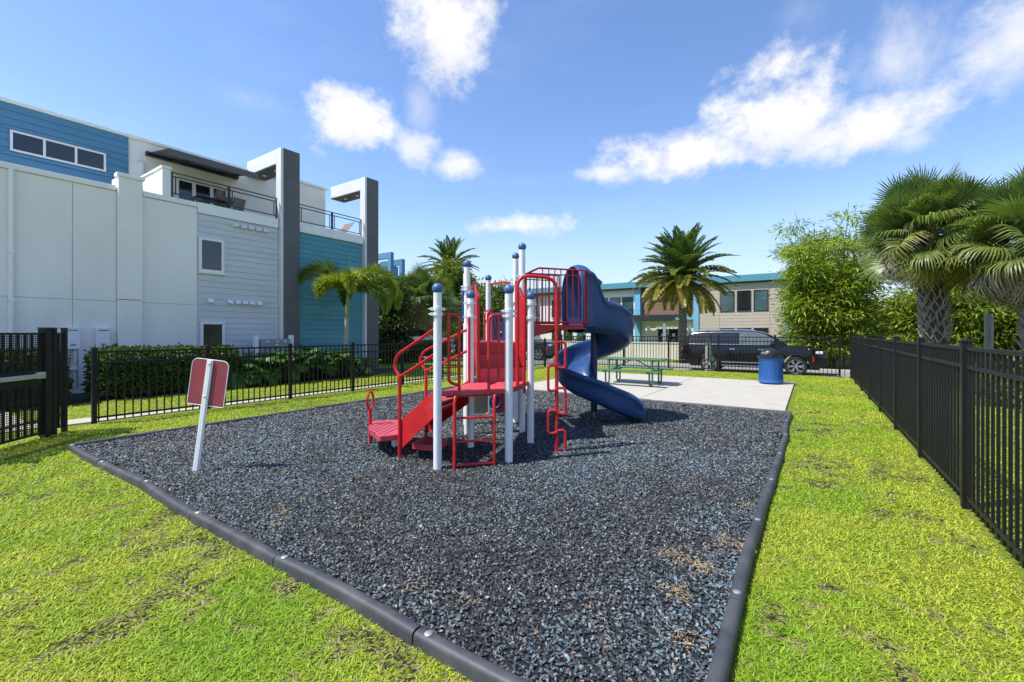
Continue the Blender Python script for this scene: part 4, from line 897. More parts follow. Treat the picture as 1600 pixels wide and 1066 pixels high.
# ================================================================== VEHICLES  (x forward, y left, origin on the ground under the middle)
def lerp_tab(tab, x):
    if x <= tab[0][0]: return tab[0][1]
    for (a, va), (b, vb) in zip(tab[:-1], tab[1:]):
        if x <= b: f = (x-a)/(b-a); f = f*f*(3-2*f) if len(tab) < 4 else f; return va+(vb-va)*f
    return tab[-1][1]
def make_suv(label, paint, loc, rz, name='parked_car', group=None, front_glass='car_glass_pale'):
    t = thing(name, label, 'car', loc, rz, group)
    RA, FA, RW = -1.62, 1.68, .405                         # axles and wheel radius
    xs = sorted(set([round(v, 3) for v in np.linspace(-2.86, 2.72, 64)] + [round(a+.475*math.cos(q), 3) for a in (RA, FA) for q in np.linspace(0, PI, 15)]))
    top = [(-2.86, .98), (-2.80, 1.20), (-2.70, 1.27), (-1.5, 1.27), (.9, 1.25), (1.35, 1.235), (2.2, 1.17), (2.52, 1.10), (2.66, 1.0), (2.72, .90)]
    bot = [(-2.86, .60), (-2.78, .42), (-2.5, .36), (-2.2, .34), (2.2, .34), (2.5, .36), (2.66, .44), (2.72, .58)]
    wid = [(-2.86, .84), (-2.75, .94), (-2.4, 1.0), (-1.2, 1.02), (1.3, 1.02), (2.2, .99), (2.5, .92), (2.66, .82), (2.72, .74)]
    def zb(x):
        z = lerp_tab(bot, x)
        for a in (RA, FA):
            q = (x-a)/.475
            if abs(q) < 1: z = max(z, .40+.475*math.sqrt(1-q*q))
        return z
    def sy(x, z):                                          # half width of the body side
        zt = lerp_tab(top, x); w = lerp_tab(wid, x); f = (z-.30)/max(.3, zt-.30)
        return w*(1 - .045*max(0, .45-f)**1.2*2 - .075*max(0, f-.60)**1.3*2.2 - (.06 if f > .97 else 0))
    rows = []
    for x in xs:
        b0, t0 = zb(x), lerp_tab(top, x); zs = [b0+(t0-b0)*f for f in (0, .12, .3, .48, .56, .62, .75, .88, .96, 1)]
        h = [(x, sy(x, z), z) for z in zs]; cap = [(x, sy(x, t0)*.6, t0+.028), (x, 0, t0+.038)]
        row = [(x, 0, b0)] + h + cap; rows.append(row + [(p[0], -p[1], p[2]) for p in reversed(row[:-1])])
    m = MB(); m.grid(rows); m.add(rows[0], [tuple(range(len(rows[0])))]); m.add(rows[-1], [tuple(range(len(rows[0])-1, -1, -1))]); body = m.build('body', paint, t, smooth=True)
    # cabin
    roof = [(-2.76, 1.30), (-2.62, 1.62), (-2.45, 1.80), (-2.1, 1.865), (-1, 1.89), (0, 1.88), (.35, 1.84), (.62, 1.74), (1.0, 1.52), (1.36, 1.25)]
    gw = lambda x, z: .955 - .20*max(0, (z-1.22))/.66*(1+.15*max(0, -x-2)) - .10*max(0, x-.6)
    gx = [-2.76, -2.70, -2.62, -2.53, -2.45, -2.3, -2.1, -1.7, -1.3, -1, -.5, 0, .2, .35, .5, .62, .8, 1.0, 1.2, 1.36]; rows = []
    for x in gx:
        r = lerp_tab(roof, x); zs = [1.20+(r-1.20)*f for f in (0, .3, .6, .85, .95)]; h = [(x, gw(x, z), z) for z in zs] + [(x, gw(x, r)-.07, r), (x, .35, r+.018), (x, 0, r+.022)]
        rows.append(h + [(p[0], -p[1], p[2]) for p in reversed(h[:-1])])
    m = MB(); m.grid(rows); m.build('cabin', paint, t, smooth=True)
    # side glass follows the cabin
    for sgn, nm in ((-1, 'side'), (1, 'side')):
        for (x0, x1, kind) in ((-2.50, -1.62, 'car_glass'), (-1.56, -.48, 'car_glass'), (-.42, .92, front_glass)):
            rr = []
            for k in range(9):
                x = x0+(x1-x0)*k/8; zt = min(1.79, lerp_tab(roof, x)-.075); z0 = 1.30; zt = max(zt, z0+.02)
                rr.append([(x, sgn*(gw(x, z)+.007), z) for z in (z0, z0+(zt-z0)*.5, zt)])
            m = MB(); m.grid(rr); m.build('side_window', kind, t, smooth=True)
        m = MB(); m.tube([(x, sgn*(gw(x, 1.285)+.010), 1.283) for x in np.linspace(-2.52, .98, 12)], .009, 6); m.tube([(x, sgn*(gw(x, lerp_tab(roof, x)-.06)+.010), lerp_tab(roof, x)-.060) for x in np.linspace(-2.42, .95, 20)], .011, 6); m.build('window_trim', 'chrome', t, smooth=True)
        m = MB(); m.tube([(-2.2, sgn*.70, 1.89), (-1.9, sgn*.70, 1.945), (-.3, sgn*.70, 1.945), (.1, sgn*.70, 1.89)], .020, 8); m.build('roof_rail', 'chrome', t, smooth=True)
        for x in (-1.58, -.45, .98):                       # shut lines
            m = MB(); pts = [(x+.03*(z-.5), sgn*(sy(x, z)+.001), z) for z in np.linspace(.47, 1.26, 9)]; m.tube(pts, .006, 5); m.build('door_seam', 'tyre', t)
        for x in (-.68, .42): m = MB(); m.tube([(x-.10, sgn*(sy(x, 1.08)+.022), 1.08), (x+.10, sgn*(sy(x, 1.08)+.022), 1.08)], .013, 6); m.build('door_handle', 'chrome', t, smooth=True)
        m = MB(); m.box(-1.12, 1.18, min(sgn*.98, sgn*1.08), max(sgn*.98, sgn*1.08), .335, .375); m.build('running_board', 'tyre', t, bevel=.01)
        m = MB(); m.tube([(-1.10, sgn*(1.005), .50), (1.16, sgn*1.005, .50)], .012, 6); m.tube([(-1.10, sgn*1.082, .358), (1.16, sgn*1.082, .358)], .009, 6); m.build('sill_trim', 'chrome', t, smooth=True)
        m = MB(); m.ball((.86, sgn*1.13, 1.32), .085, 12, 8); mir = m.build('mirror', paint, t, smooth=True); mir.scale = (1, 1, 1)
        m = MB(); m.tube([(.92, sgn*.93, 1.27), (.88, sgn*1.06, 1.30)], .025, 8); m.build('mirror_arm', 'tyre', mir)
        m = MB(); m.box(2.36, 2.62, min(sgn*.70, sgn*.985), max(sgn*.70, sgn*.985), .93, 1.045); m.build('headlight', 'lamp_clear', t, bevel=.03)
        m = MB(); m.box(2.26, 2.31, min(sgn*.955, sgn*1.003), max(sgn*.955, sgn*1.003), .62, .82); m.build('side_marker', 'lamp_red', t, bevel=.01)
        m = MB(); m.box(-2.885, -2.80, min(sgn*.55, sgn*.84), max(sgn*.55, sgn*.84), 1.0, 1.10); m.build('tail_light', 'lamp_red', t, bevel=.02)
        for a in (RA, FA):                                 # arch lip
            m = MB(); m.tube([(a+.485*math.cos(q), sgn*(1.004), .40+.485*math.sin(q)) for q in np.linspace(.05, PI-.05, 18)], .018, 6); m.build('arch_trim', 'tyre', t, smooth=True)
    m = MB(); rr = []
    for x, z in ((1.30, 1.29), (1.02, 1.52), (.66, 1.73)): rr.append([(x+.02, y, z+.012) for y in (-.78, -.4, 0, .4, .78)])
    m.grid(rr); m.build('windscreen', 'car_glass', t, smooth=True)
    m = MB(); rr = [[(x-.012, y, z) for y in (-.72, 0, .72)] for x, z in ((-2.745, 1.34), (-2.63, 1.60), (-2.50, 1.76))]; m.grid(rr); m.build('rear_window', 'car_glass', t, smooth=True)
    m = MB(); m.box(2.66, 2.735, -.66, .66, .80, .98); g = m.build('grille', 'tyre', t, bevel=.01)
    for k in range(7): m = MB(); y = -.57+k*.19; m.box(2.736, 2.745, y-.06, y+.06, .82, .96); m.build('grille_slot', 'chrome', g)
    m = MB(); m.box(2.42, 2.78, -.90, .90, .52, .74); m.build('front_bumper', paint, t, bevel=.05, seg=3)
    m = MB(); m.box(2.60, 2.79, -.86, -.60, .60, .66); m.box(2.60, 2.79, .60, .86, .60, .66); m.build('bumper_trim', 'chrome', t, bevel=.01)
    m = MB(); m.box(-2.92, -2.55, -.92, .92, .48, .70); m.build('rear_bumper', paint, t, bevel=.05, seg=3)
    m = MB(); m.box(-2.925, -2.3, -.935, .935, .535, .555); m.build('bumper_trim', 'chrome', t)
    m = MB(); m.box(-2.5, 2.5, -.80, .80, .28, .45); m.build('underbody', 'tyre', t)
    for a in (RA, FA):
        for sgn in (-1, 1):
            wh = bpy.data.objects.new('wheel', None); col.objects.link(wh); wh.parent = t; wh.location = (a, sgn*.90, RW); wh.rotation_euler = (R(90), 0, 0) if sgn < 0 else (R(-90), 0, 0)
            m = MB(); m.lathe([(.27, -.12), (.37, -.125), (.398, -.10), (.405, -.03), (.405, .03), (.398, .10), (.37, .125), (.29, .115), (.275, .09)], (0, 0, 0), 40, False); m.build('tyre', 'tyre', wh, smooth=True)
            m = MB(); m.lathe([(.275, .10), (.285, .112), (.27, .108), (.25, .06), (.24, -.05)], (0, 0, 0), 36, False); rm = m.build('rim', 'rim', wh, smooth=True)
            m = MB(); m.lathe([(.262, .0), (.262, .055), (.0, .055)], (0, 0, 0), 30); m.build('brake', 'tyre', rm)
            for k in range(6):
                a2 = 2*PI*k/6; m = MB()
                for da in (-.13, .13): m.bar((.05*math.cos(a2), .05*math.sin(a2), .085), (.268*math.cos(a2+da), .268*math.sin(a2+da), .095), .034, .03, (0, 0, 1))
                m.build('spoke', 'rim', rm, bevel=.006)
            m = MB(); m.lathe([(.07, .05), (.065, .11), (.03, .115), (0, .115)], (0, 0, 0), 16); m.build('hub', 'rim', rm, smooth=True)
    return t
make_suv('long black sport utility vehicle parked on the road behind the back fence', 'car_black', (-2.20, 22.62, -.30), 0)
make_suv('white car half hidden beyond the left fence near the charcoal pier', 'car_white', (-20.6, 19.0, 0.0), R(68), front_glass='car_glass')
make_suv('dark grey car seen through the fence between the stair handrails', 'car_dark', (-16.5, 25.5, -.30), R(8), front_glass='car_glass')
make_suv('grey blue car far off above the right fence beside the palm trunk', 'car_blue', (6.2, 31.5, -.3), R(15), front_glass='car_glass')

# ================================================================== VEGETATION
def frond_pinnate(L, p0, p1, nl, ll, lw, c, seed, vee=.45, all_round=False, twist=0):
    """feather leaf: grows along +x, pitch goes p0 -> p1 (degrees)"""
    rg = np.random.default_rng(seed); N = 24; s = np.linspace(0, 1, N); pit = np.radians(p0+(p1-p0)*s**1.15); ds = L/(N-1)
    x = np.concatenate([[0], np.cumsum(np.cos(pit[:-1])*ds)]); z = np.concatenate([[0], np.cumsum(np.sin(pit[:-1])*ds)]); y = np.sin(s*2.2)*twist*L
    f = np.concatenate([np.linspace(.12, 1, nl)]*(2 if not all_round else 6)); n = len(f); f = np.clip(f+rg.normal(0, .006, n), .1, 1)
    P = np.stack([np.interp(f, s, x), np.interp(f, s, y), np.interp(f, s, z)], 1); pt = np.interp(f, s, pit); T = np.stack([np.cos(pt), np.zeros(n), np.sin(pt)], 1); U = np.stack([-np.sin(pt), np.zeros(n), np.cos(pt)], 1)
    if all_round: a = rg.uniform(0, 2*PI, n); S = np.stack([np.zeros(n), np.cos(a), np.zeros(n)], 1) + U*np.sin(a)[:, None]
    else: sg = np.repeat([1, -1], nl); S = np.stack([np.zeros(n), sg, np.zeros(n)], 1) + U*vee
    fwd = .55+.9*f**2; D = S + T*fwd[:, None] + rg.normal(0, .08, (n, 3)); D[:, 2] -= .18
    Ln = ll*(np.sin(np.clip(f*1.02, 0, 1)*PI*.86+.22)*.85+.2)*rg.uniform(.85, 1.1, n); C = 1.55*np.array(c)[None]*rg.uniform(.65, 1.3, (n, 1)); C = C*(1+.35*(f[:, None]-.5)*np.array([[1, .6, .3]]))
    V, T_, CC = leaves(P, D, np.cross(D, T)+U*.01, Ln, lw*rg.uniform(.8, 1.2, n), C, .15)
    # rachis
    m = MB(); m.tube([(x[i], y[i], z[i]) for i in range(0, N, 3)]+[(x[-1], y[-1], z[-1])], [max(.004, .026*(1-i/8.5))*L/2.4 for i in range(len(range(0, N, 3))+1)], 5)
    rv = np.array([tuple(v) for v in m.v]); rt = []
    for q in m.f:
        for k in range(1, len(q)-1): rt.append((q[0], q[k], q[k+1]))
    V2 = np.concatenate([V, rv]); T2 = np.concatenate([T_, np.array(rt)+len(V)]); C2 = np.concatenate([CC, np.tile(np.array(c)*1.3+np.array([.03, .02, 0]), (len(rv), 1))])
    return np_mesh('frond', V2, T2, C2, 'palm_leaf', False)
def frond_fan(pl, R_, nseg, c, seed, droop, m='palm_leaf', spread=150, tipc=None):
    """fan leaf on a petiole along +x"""
    rg = np.random.default_rng(seed); a = np.radians(np.linspace(-spread, spread, nseg)); V, T, C = [], [], []
    hub = np.array([pl, 0, 0.]); k = 0
    pet = MB(); pet.tube([(0, 0, 0), (pl*.5, 0, .05*pl), (pl, 0, 0), (pl+R_*.42, 0, -R_*.10)], [.022, .018, .012, .005], 5)
    for v in pet.v: V.append(tuple(v))
    for q in pet.f:
        for j in range(1, len(q)-1): T.append((q[0], q[j], q[j+1]))
    C += [tuple(np.array(c)*1.25+.02)]*len(V)
    for i, an in enumerate(a):
        r = R_*rg.uniform(.86, 1.08)*(1-.22*abs(an)/PI); ca, sa = math.cos(an), math.sin(an); b0 = hub + np.array([.40*R_*max(0, ca)*.5, 0, -.03]); zf = (.16*abs(sa)) * R_*(1 if i % 2 else .8)
        d = np.array([ca, sa, 0.]); sd = np.array([-sa, ca, 0.]); dr = droop*rg.uniform(.6, 1.4); w = R_*.024
        p1 = b0 + d*r*.45 + np.array([0, 0, zf*.6]); p2 = b0 + d*r*.75 + np.array([0, 0, zf*.5-dr*.16*r]); p3 = b0 + d*r*(1-.20*dr) + np.array([0, 0, zf*.2-dr*.55*r])
        n0 = len(V); V += [tuple(b0), tuple(p1+sd*w), tuple(p1-sd*w), tuple(p2+sd*w*.7), tuple(p2-sd*w*.7), tuple(p3)]
        T += [(n0, n0+1, n0+2), (n0+1, n0+3, n0+4), (n0+1, n0+4, n0+2), (n0+3, n0+5, n0+4)]; q = np.array(c)*1.5*rg.uniform(.7, 1.3); tc_ = q*1.1 if tipc is None else np.array(tipc)*rg.uniform(.7, 1.2)
        C += [tuple(q*.8), tuple(q), tuple(q), tuple(q*.5+tc_*.5), tuple(q*.5+tc_*.5), tuple(tc_)]
    return np_mesh('fan_leaf', np.array(V), np.array(T), np.array(C), m, False)
def place(mesh, name, loc, az, pitch, parent, scale=1.0, roll=0.0):
    o = bpy.data.objects.new(name, mesh); col.objects.link(o); o.parent = parent; o.location = loc
    o.rotation_euler = (Matrix.Rotation(az, 3, 'Z') @ Matrix.Rotation(-pitch, 3, 'Y') @ Matrix.Rotation(roll, 3, 'X')).to_euler(); o.scale = (scale,)*3
    return o

# --- feather palms
DATE = [frond_pinnate(2.75, p0, p1, 62, .46, .072, c, s_, .35) for p0, p1, c, s_ in ((84, 48, (.060, .105, .028), 1), (68, 18, (.060, .105, .030), 2), (50, -8, (.070, .110, .026), 3), (28, -32, (.095, .125, .022), 4), (6, -50, (.150, .150, .022), 5), (-18, -68, (.17, .15, .025), 6))]
def date_palm(label, x, y, z0, zc, s, seed, trunk=.20, n=96):
    rg = random.Random(seed); t = thing('date_palm', label, 'palm tree', (x, y, z0), 0, 'feather leaved date palms'); h = zc-z0
    m = MB(); m.tube([(0, 0, -.1), (0, 0, h*.3), (0, 0, h*.8), (0, 0, h+.15)], [trunk*1.1, trunk, trunk, trunk*.7], 18); tr = m.build('trunk', 'bark_dark', t, smooth=True)
    bm_ = MB(); bm_.add([(0, -.055, -.06), (0, .055, -.06), (.03, -.035, .05), (.03, .035, .05), (.07, 0, .0), (-.02, 0, -.10)], [(0, 5, 4), (5, 1, 4), (0, 4, 2), (1, 3, 4), (2, 4, 3)]); b0 = None; k = 0
    zz = .3
    while zz < h-.05 and k < 290:
        a = k*2.39996; 
        if b0 is None: b0 = bm_.build('leaf_scar', 'boot', tr); o = b0
        else: o = share(b0, 'leaf_scar', (0, 0, 0), (0, 0, 0), tr)
        o.location = (trunk*.97*math.cos(a), trunk*.97*math.sin(a), zz); o.rotation_euler = (0, 0, a); o.scale = (s*1.0,)*3; k += 1; zz += (h-.4)/(230*min(1.2, h/4.5))
    for i in range(n):
        f = (i+.5)/n; k = min(5, int(f**.92*6)); a = i*2.39996+rg.uniform(-.2, .2); place(DATE[k], 'frond', (.12*math.cos(a), .12*math.sin(a), h+.12-.25*f), a, R(rg.uniform(-7, 7)), t, s*rg.uniform(.9, 1.06), rg.uniform(-.25, .25))
    return t
date_palm('large date palm with full feathery crown across the road', -6.35, 27.6, -.35, 4.75, 1.08, 1)
date_palm('distant date palm rising behind the trees left of the play posts', -27.3, 30.2, 0, 7.35, 1.05, 2, .22, 60)

def foxtail():
    x, y = -13.55, 9.55; t = thing('foxtail_palm', 'slender foxtail palm with plumed fronds before the teal siding', 'palm tree', (x, y, 0)); h = 2.95
    m = MB(); m.tube([(0, 0, -.05), (.0, .0, .5), (.03, .02, 1.4), (.07, .04, 2.0)], [.12, .10, .085, .075], 16); m.build('trunk', 'bark_pale', t, smooth=True)
    m = MB(); m.tube([(.07, .04, 2.0), (.08, .05, 2.4), (.10, .06, 3.0)], [.078, .072, .045], 14); m.build('crownshaft', 'crownshaft', t, smooth=True)
    g = (.115, .175, .022); yg = (.19, .23, .022); top = (.10, .06, 2.9)
    specs = [((78, -75), g, 2.5, R(212), 21), ((72, -100), yg, 2.5, R(34), 22), ((55, -105), yg, 2.5, R(52), 23), ((72, -95), yg, 1.7, R(-30), 24), ((38, -105), g, 2.1, R(22), 25), ((64, -100), g, 2.4, R(80), 26), ((60, -95), yg, 1.5, R(-95), 27), ((50, -95), g, 1.6, R(150), 28)]
    for (p0, p1), c, L, az, sd in specs: place(frond_pinnate(L, p0, p1, 115, .46, .027, c, sd, all_round=True), 'frond', top, az, 0, t)
    m = MB(); m.tube([(.10, .06, 2.95), (.16, .10, 4.3)], [.012, .004], 6); m.build('spear_leaf', 'crownshaft', t)
foxtail()

# --- fan palms
FAN = [frond_fan(.88, .88, 54, c, s_, dr, spread=sp_) for c, s_, dr, sp_ in (((.085, .125, .034), 1, .15, 125), ((.078, .118, .036), 2, .35, 135), ((.105, .138, .034), 3, .65, 130), ((.165, .170, .040), 4, .9, 120))]
FAN_DEAD = [frond_fan(.65, .85, 34, (.24, .18, .10), 5, 1.3, 'dead_leaf', 110, (.33, .27, .19)), frond_fan(.6, .8, 30, (.30, .26, .20), 6, 1.5, 'dead_leaf', 90, (.40, .36, .30))]
def fan_palm(label, x, y, z0, h, s, seed, n=52, dead=16, tr_r=.17, boots=True, lean=(0, 0)):
    rg = random.Random(seed); t = thing('cabbage_palm', label, 'palm tree', (x, y, z0), 0, 'fan leaved cabbage palms'); lx, ly = lean
    path = lambda f: (lx*f*f, ly*f*f, h*f)
    m = MB(); m.tube([path(f) for f in (-.03, .15, .3, .5, .7, .9, 1.03)], [tr_r*1.15, tr_r*1.0, tr_r, tr_r*.98, tr_r, tr_r*1.05, tr_r*.8], 18); tr = m.build('trunk', 'bark_dark' if boots else 'bark', t, smooth=True)
    if boots:
        bm_ = MB(); bm_.bar((.0, .0, -.06), (.05, .13, .20), .022, .062, (1, 0, 0)); bm_.bar((.004, .0, -.06), (.055, -.13, .20), .022, .062, (1, 0, 0)); bm_.bar((.048, .125, .19), (.10, .17, .28), .014, .04, (1, 0, 0)); bm_.bar((.052, -.125, .19), (.105, -.165, .29), .014, .04, (1, 0, 0)); b0 = None; N = 130
        for k in range(N):
            f = .30+.68*k/N; a = k*2.39996; p = path(f)
            o = share(b0, 'leaf_boot', (0, 0, 0), (0, 0, 0), tr) if b0 else bm_.build('leaf_boot', 'boot', tr); b0 = b0 or o
            o.location = (p[0]+tr_r*.93*math.cos(a), p[1]+tr_r*.93*math.sin(a), p[2]); o.rotation_euler = (rg.uniform(-.2, .2), 0, a); o.scale = (rg.uniform(.7, 1.1), rg.uniform(.8, 1.05), rg.uniform(.8, 1.1))
        for a, ln in ((R(200), .55), (R(20), .6), (R(320), .4), (R(120), .35)):   # long dead stubs low on the trunk
            p = path(.27); m = MB(); q = Vector((math.cos(a), math.sin(a), 0)); m.tube([Vector(p)+q*tr_r*.8, Vector(p)+q*(tr_r+ln*.5)+Vector((0, 0, rg.uniform(-.12, .14))), Vector(p)+q*(tr_r+ln)+Vector((0, 0, rg.uniform(-.2, .22)))], [.05, .035, .01], 6); m.build('leaf_stub', 'boot', tr, smooth=True)
    c = path(1.0)
    for i in range(n):
        f = (i+.5)/n; a = i*2.39996+rg.uniform(-.25, .25); pt = 82-118*f**.95+rg.uniform(-8, 8); k = 0 if f < .3 else 1 if f < .6 else 2 if f < .85 else 3
        k = min(3, max(0, k + rg.choice((-1, 0, 0, 1))))
        place(FAN[k], 'fan_leaf', (c[0]+.08*math.cos(a), c[1]+.08*math.sin(a), c[2]+.15-.25*f), a, R(pt), t, s*rg.uniform(.82, 1.1), rg.uniform(-1.1, 1.1))
    for i in range(dead):
        a = i*2.39996+1; place(FAN_DEAD[i % 2], 'dead_leaf', (c[0]+.12*math.cos(a), c[1]+.12*math.sin(a), c[2]-.15), a, R(rg.uniform(-66, -22)), t, s*rg.uniform(.75, 1.05), rg.uniform(-.4, .4))
    return t
fan_palm('cabbage palm with shaggy grey trunk just beyond the right fence', *at_depth(1462, 12.0), 0, 4.15, .92, 3, n=84, dead=26, lean=(-.15, .05), tr_r=.25)
fan_palm('cabbage palm cut by the right edge, brown skirt of dead leaves', *at_depth(1622, 10.2), 0, 3.55, .95, 4, n=74, dead=40, tr_r=.22)
fan_palm('leaning cabbage palm beyond the left fence behind the handrails', *at_depth(628, 24.5), 0, 3.15, 1.08, 5, n=50, dead=14, boots=False, tr_r=.22, lean=(.95, .55))
fan_palm('smaller cabbage palm tucked behind the leaning palm', *at_depth(676, 28), 0, 2.7, 1.1, 6, n=36, dead=10, boots=False, tr_r=.25)

# --- leafy trees
def crown_tree(name, label, cat, x, y, z0, blobs, n, L, W_, c0, c1, seed, trunk=(), tm='bark', group=None, droop=.2, up=.25, per=26, spread=(1.18, .7)):
    rg = np.random.default_rng(seed); t = thing(name, label, cat, (x, y, z0), 0, group)
    m = MB()
    for pts, rr in trunk: m.tube(pts, rr, 8)
    if trunk: m.build('trunk', tm, t, smooth=True)
    B_ = np.array(blobs); vol = B_[:, 3]*B_[:, 4]*B_[:, 5]; pick = rg.choice(len(B_), n//per, p=vol**.8/np.sum(vol**.8)); b_ = B_[pick]; k = len(b_)
    u = unit(rg.normal(0, 1, (k, 3))); r = rg.uniform(.35, 1.0, (k, 1))**.55; cen = b_[:, :3]+u*r*b_[:, 3:6]; tone = rg.uniform(0, 1, k)
    idx = np.repeat(np.arange(k), per); nn = len(idx); P = cen[idx]+rg.normal(0, 1, (nn, 3))*np.array([L*spread[0], L*spread[0], L*spread[1]])
    D = unit(P-cen[idx]+rg.normal(0, .1, (nn, 3)))+u[idx]*.5; D += rg.normal(0, .45, (nn, 3)); D[:, 2] += up-droop*2; Nn = rg.normal(0, .5, (nn, 3))+np.array([0, 0, 1.])+u[idx]*.4
    tt = np.clip(tone[idx]*.75+rg.normal(.12, .15, nn), 0, 1)[:, None]; C = (np.array(c0)*(1-tt)+np.array(c1)*tt)*rg.uniform(.75, 1.25, (nn, 1))*1.9
    V, T, CC = leaves(P, D, Nn, L*rg.uniform(.7, 1.25, nn), W_*rg.uniform(.7, 1.2, nn), C); np_mesh('crown', V, T, CC, 'leaf', t)
    return t
def bamboo(label, x, y, z0, h, w, n, seed, c0=(.050, .085, .012), c1=(.205, .250, .024), L=.30):
    rg = random.Random(seed); trunk = []; blobs = []
    for i in range(22):
        a = rg.uniform(0, 2*PI); r0 = rg.uniform(0, .22)*w; ln = rg.uniform(.1, .36)*w; hh = h*rg.uniform(.58, 1.0); q = Vector((math.cos(a), math.sin(a), 0)); pts = [q*(r0+ln*f**2)+Vector((0, 0, hh*f)) for f in (0, .25, .5, .75, 1)]; trunk.append((pts, [.035, .034, .03, .022, .01]))
        for f in (.2, .34, .48, .62, .76, .9):
            if (f < .3 and i % 2) or rg.random() < .18: continue
            p = q*(r0+ln*f**2); s = w*.13*(1.15-.35*f)*rg.uniform(.75, 1.25); off = rg.uniform(-.35, .35)
            blobs.append((p.x+math.cos(a+1.6)*off+q.x*w*.08, p.y+math.sin(a+1.6)*off+q.y*w*.08, hh*f+rg.uniform(-.2, .2), s*1.15, s*1.15, s*.85))
    return crown_tree('bamboo_clump', label, 'bamboo', x, y, z0, blobs, n, L, L*.23, c0, c1, seed, trunk, 'culm', 'bamboo clumps', .24, .1, 64, (1.25, .42))
bamboo('tall dense bamboo clump beside the black vehicle', *at_depth(1296, 22.6), -.32, 8.5, 4.0, 42000, 31)
bamboo('broad low bamboo clump behind the shaggy cabbage palm', *at_depth(1505, 19.5), -.15, 4.6, 4.6, 26000, 32, (.045, .075, .010), (.17, .20, .020))
bamboo('bamboo clump behind the right edge palm', *at_depth(1600, 17.5), -.1, 4.4, 4.2, 20000, 33, (.04, .07, .010), (.13, .17, .018))
bamboo('thin bamboo clump showing sky left of the shaggy trunk', *at_depth(1436, 23), -.3, 4.3, 1.7, 5000, 34, (.045, .08, .012), (.13, .19, .02))
def round_tree(label, px, d, h, w, n, seed, c0, c1, name='broadleaf_tree', L=.22, W_=.12, base=.30, z0=0.0, group='trees beyond the fences', cone=False):
    rg = random.Random(seed); x, y = at_depth(px, d); blobs = []
    for i in range(26):
        f = rg.uniform(0, 1); a = rg.uniform(0, 2*PI); k = (1-f)*.95+.05 if cone else math.sin(PI*(.18+.76*f)); r = w*.5*k*rg.uniform(.35, .82); s = w*.17*rg.uniform(.75, 1.25)*(1 if not cone else .5+.6*k)
        blobs.append((r*math.cos(a), r*math.sin(a), h*(base+(1-base)*.93*f), s, s, s*.8))
    tr = [([(0, 0, -.1), (.05, .03, h*.25), (0, .0, h*.55), (.05, 0, h*.8)], [w*.035, w*.03, w*.02, w*.008])]
    for k in range(6):
        a = k*1.05+rg.random(); z = h*rg.uniform(.2, .45); tr.append(([(0, 0, z), (w*.16*math.cos(a), w*.16*math.sin(a), z+h*.14), (w*.33*math.cos(a), w*.33*math.sin(a), z+h*.3)], [w*.016, w*.011, w*.005]))
    return crown_tree(name, label, 'tree', x, y, z0, blobs, n, L, W_, c0, c1, seed, tr, 'bark', group)
round_tree('dark glossy magnolia tree past the end of the townhouse', 616, 22.5, 4.3, 2.5, 9000, 41, (.010, .018, .007), (.040, .060, .018), 'magnolia_tree', .20, .10, .10, cone=True)
round_tree('olive green oak between the leaning palm and the play posts', 715, 33, 6.3, 6.0, 14000, 42, (.035, .060, .012), (.110, .130, .022), L=.26, W_=.15, base=.12)
round_tree('mid green tree behind the raised play deck', 775, 46, 6.2, 8.5, 12000, 43, (.030, .050, .014), (.085, .115, .022), L=.34, W_=.2, base=.1)
round_tree('distant dark tree behind the barred slide deck', 838, 60, 5.6, 8.0, 7000, 44, (.028, .045, .016), (.065, .09, .024), L=.4, W_=.25, base=.1)
round_tree('grey green round tree between the two bamboo clumps', 1376, 27, 3.5, 3.2, 9000, 45, (.028, .050, .016), (.075, .105, .032), L=.2, W_=.1, base=.05, z0=-.3)
round_tree('spreading tree with forked trunk at the right edge of the view', 1588, 24, 5.2, 6.2, 9000, 46, (.03, .05, .012), (.09, .125, .02), L=.24, W_=.12, base=.42)
round_tree('small tree behind the leaning palm trunk', 655, 36, 4.6, 5.5, 8000, 47, (.03, .05, .012), (.10, .12, .02), L=.26, W_=.14, base=.1)
round_tree('dense tree far left of the distant date palm', 628, 48, 4.4, 7.0, 7000, 48, (.025, .042, .012), (.07, .10, .02), L=.3, W_=.2, base=.05)
round_tree('low distant tree seen above the right fence corner', 1412, 70, 5.0, 9.0, 6000, 49, (.03, .05, .018), (.07, .095, .03), L=.4, W_=.25, base=.05, z0=-.3)
for i, (px, d, hh) in enumerate(((868, 41, 2.35), (889, 41.5, 2.5), (907, 41, 2.45), (1222, 31.9, 2.0), (1236, 31.9, 2.15))):
    x, y = at_depth(px, d); lab = ('leftmost cone shaped shrub below the barred slide deck', 'middle cone shaped shrub below the barred slide deck', 'cone shaped shrub nearest the slide column', 'pointed shrub above the black vehicle bonnet', 'taller pointed shrub beside the bamboo clump')[i]
    rg = random.Random(60+i); blobs = [(.0, 0, hh*f, .55*(1-f)+.06, .55*(1-f)+.06, .22) for f in (.1, .25, .4, .55, .7, .85, .95)]
    crown_tree('conical_shrub', lab, 'shrub', x, y, -.3, blobs, 1800, .12, .07, (.02, .045, .012), (.07, .12, .025), 60+i, [([(0, 0, -.1), (0, 0, hh*.5)], [.04, .02])], 'bark', 'cone shaped shrubs')

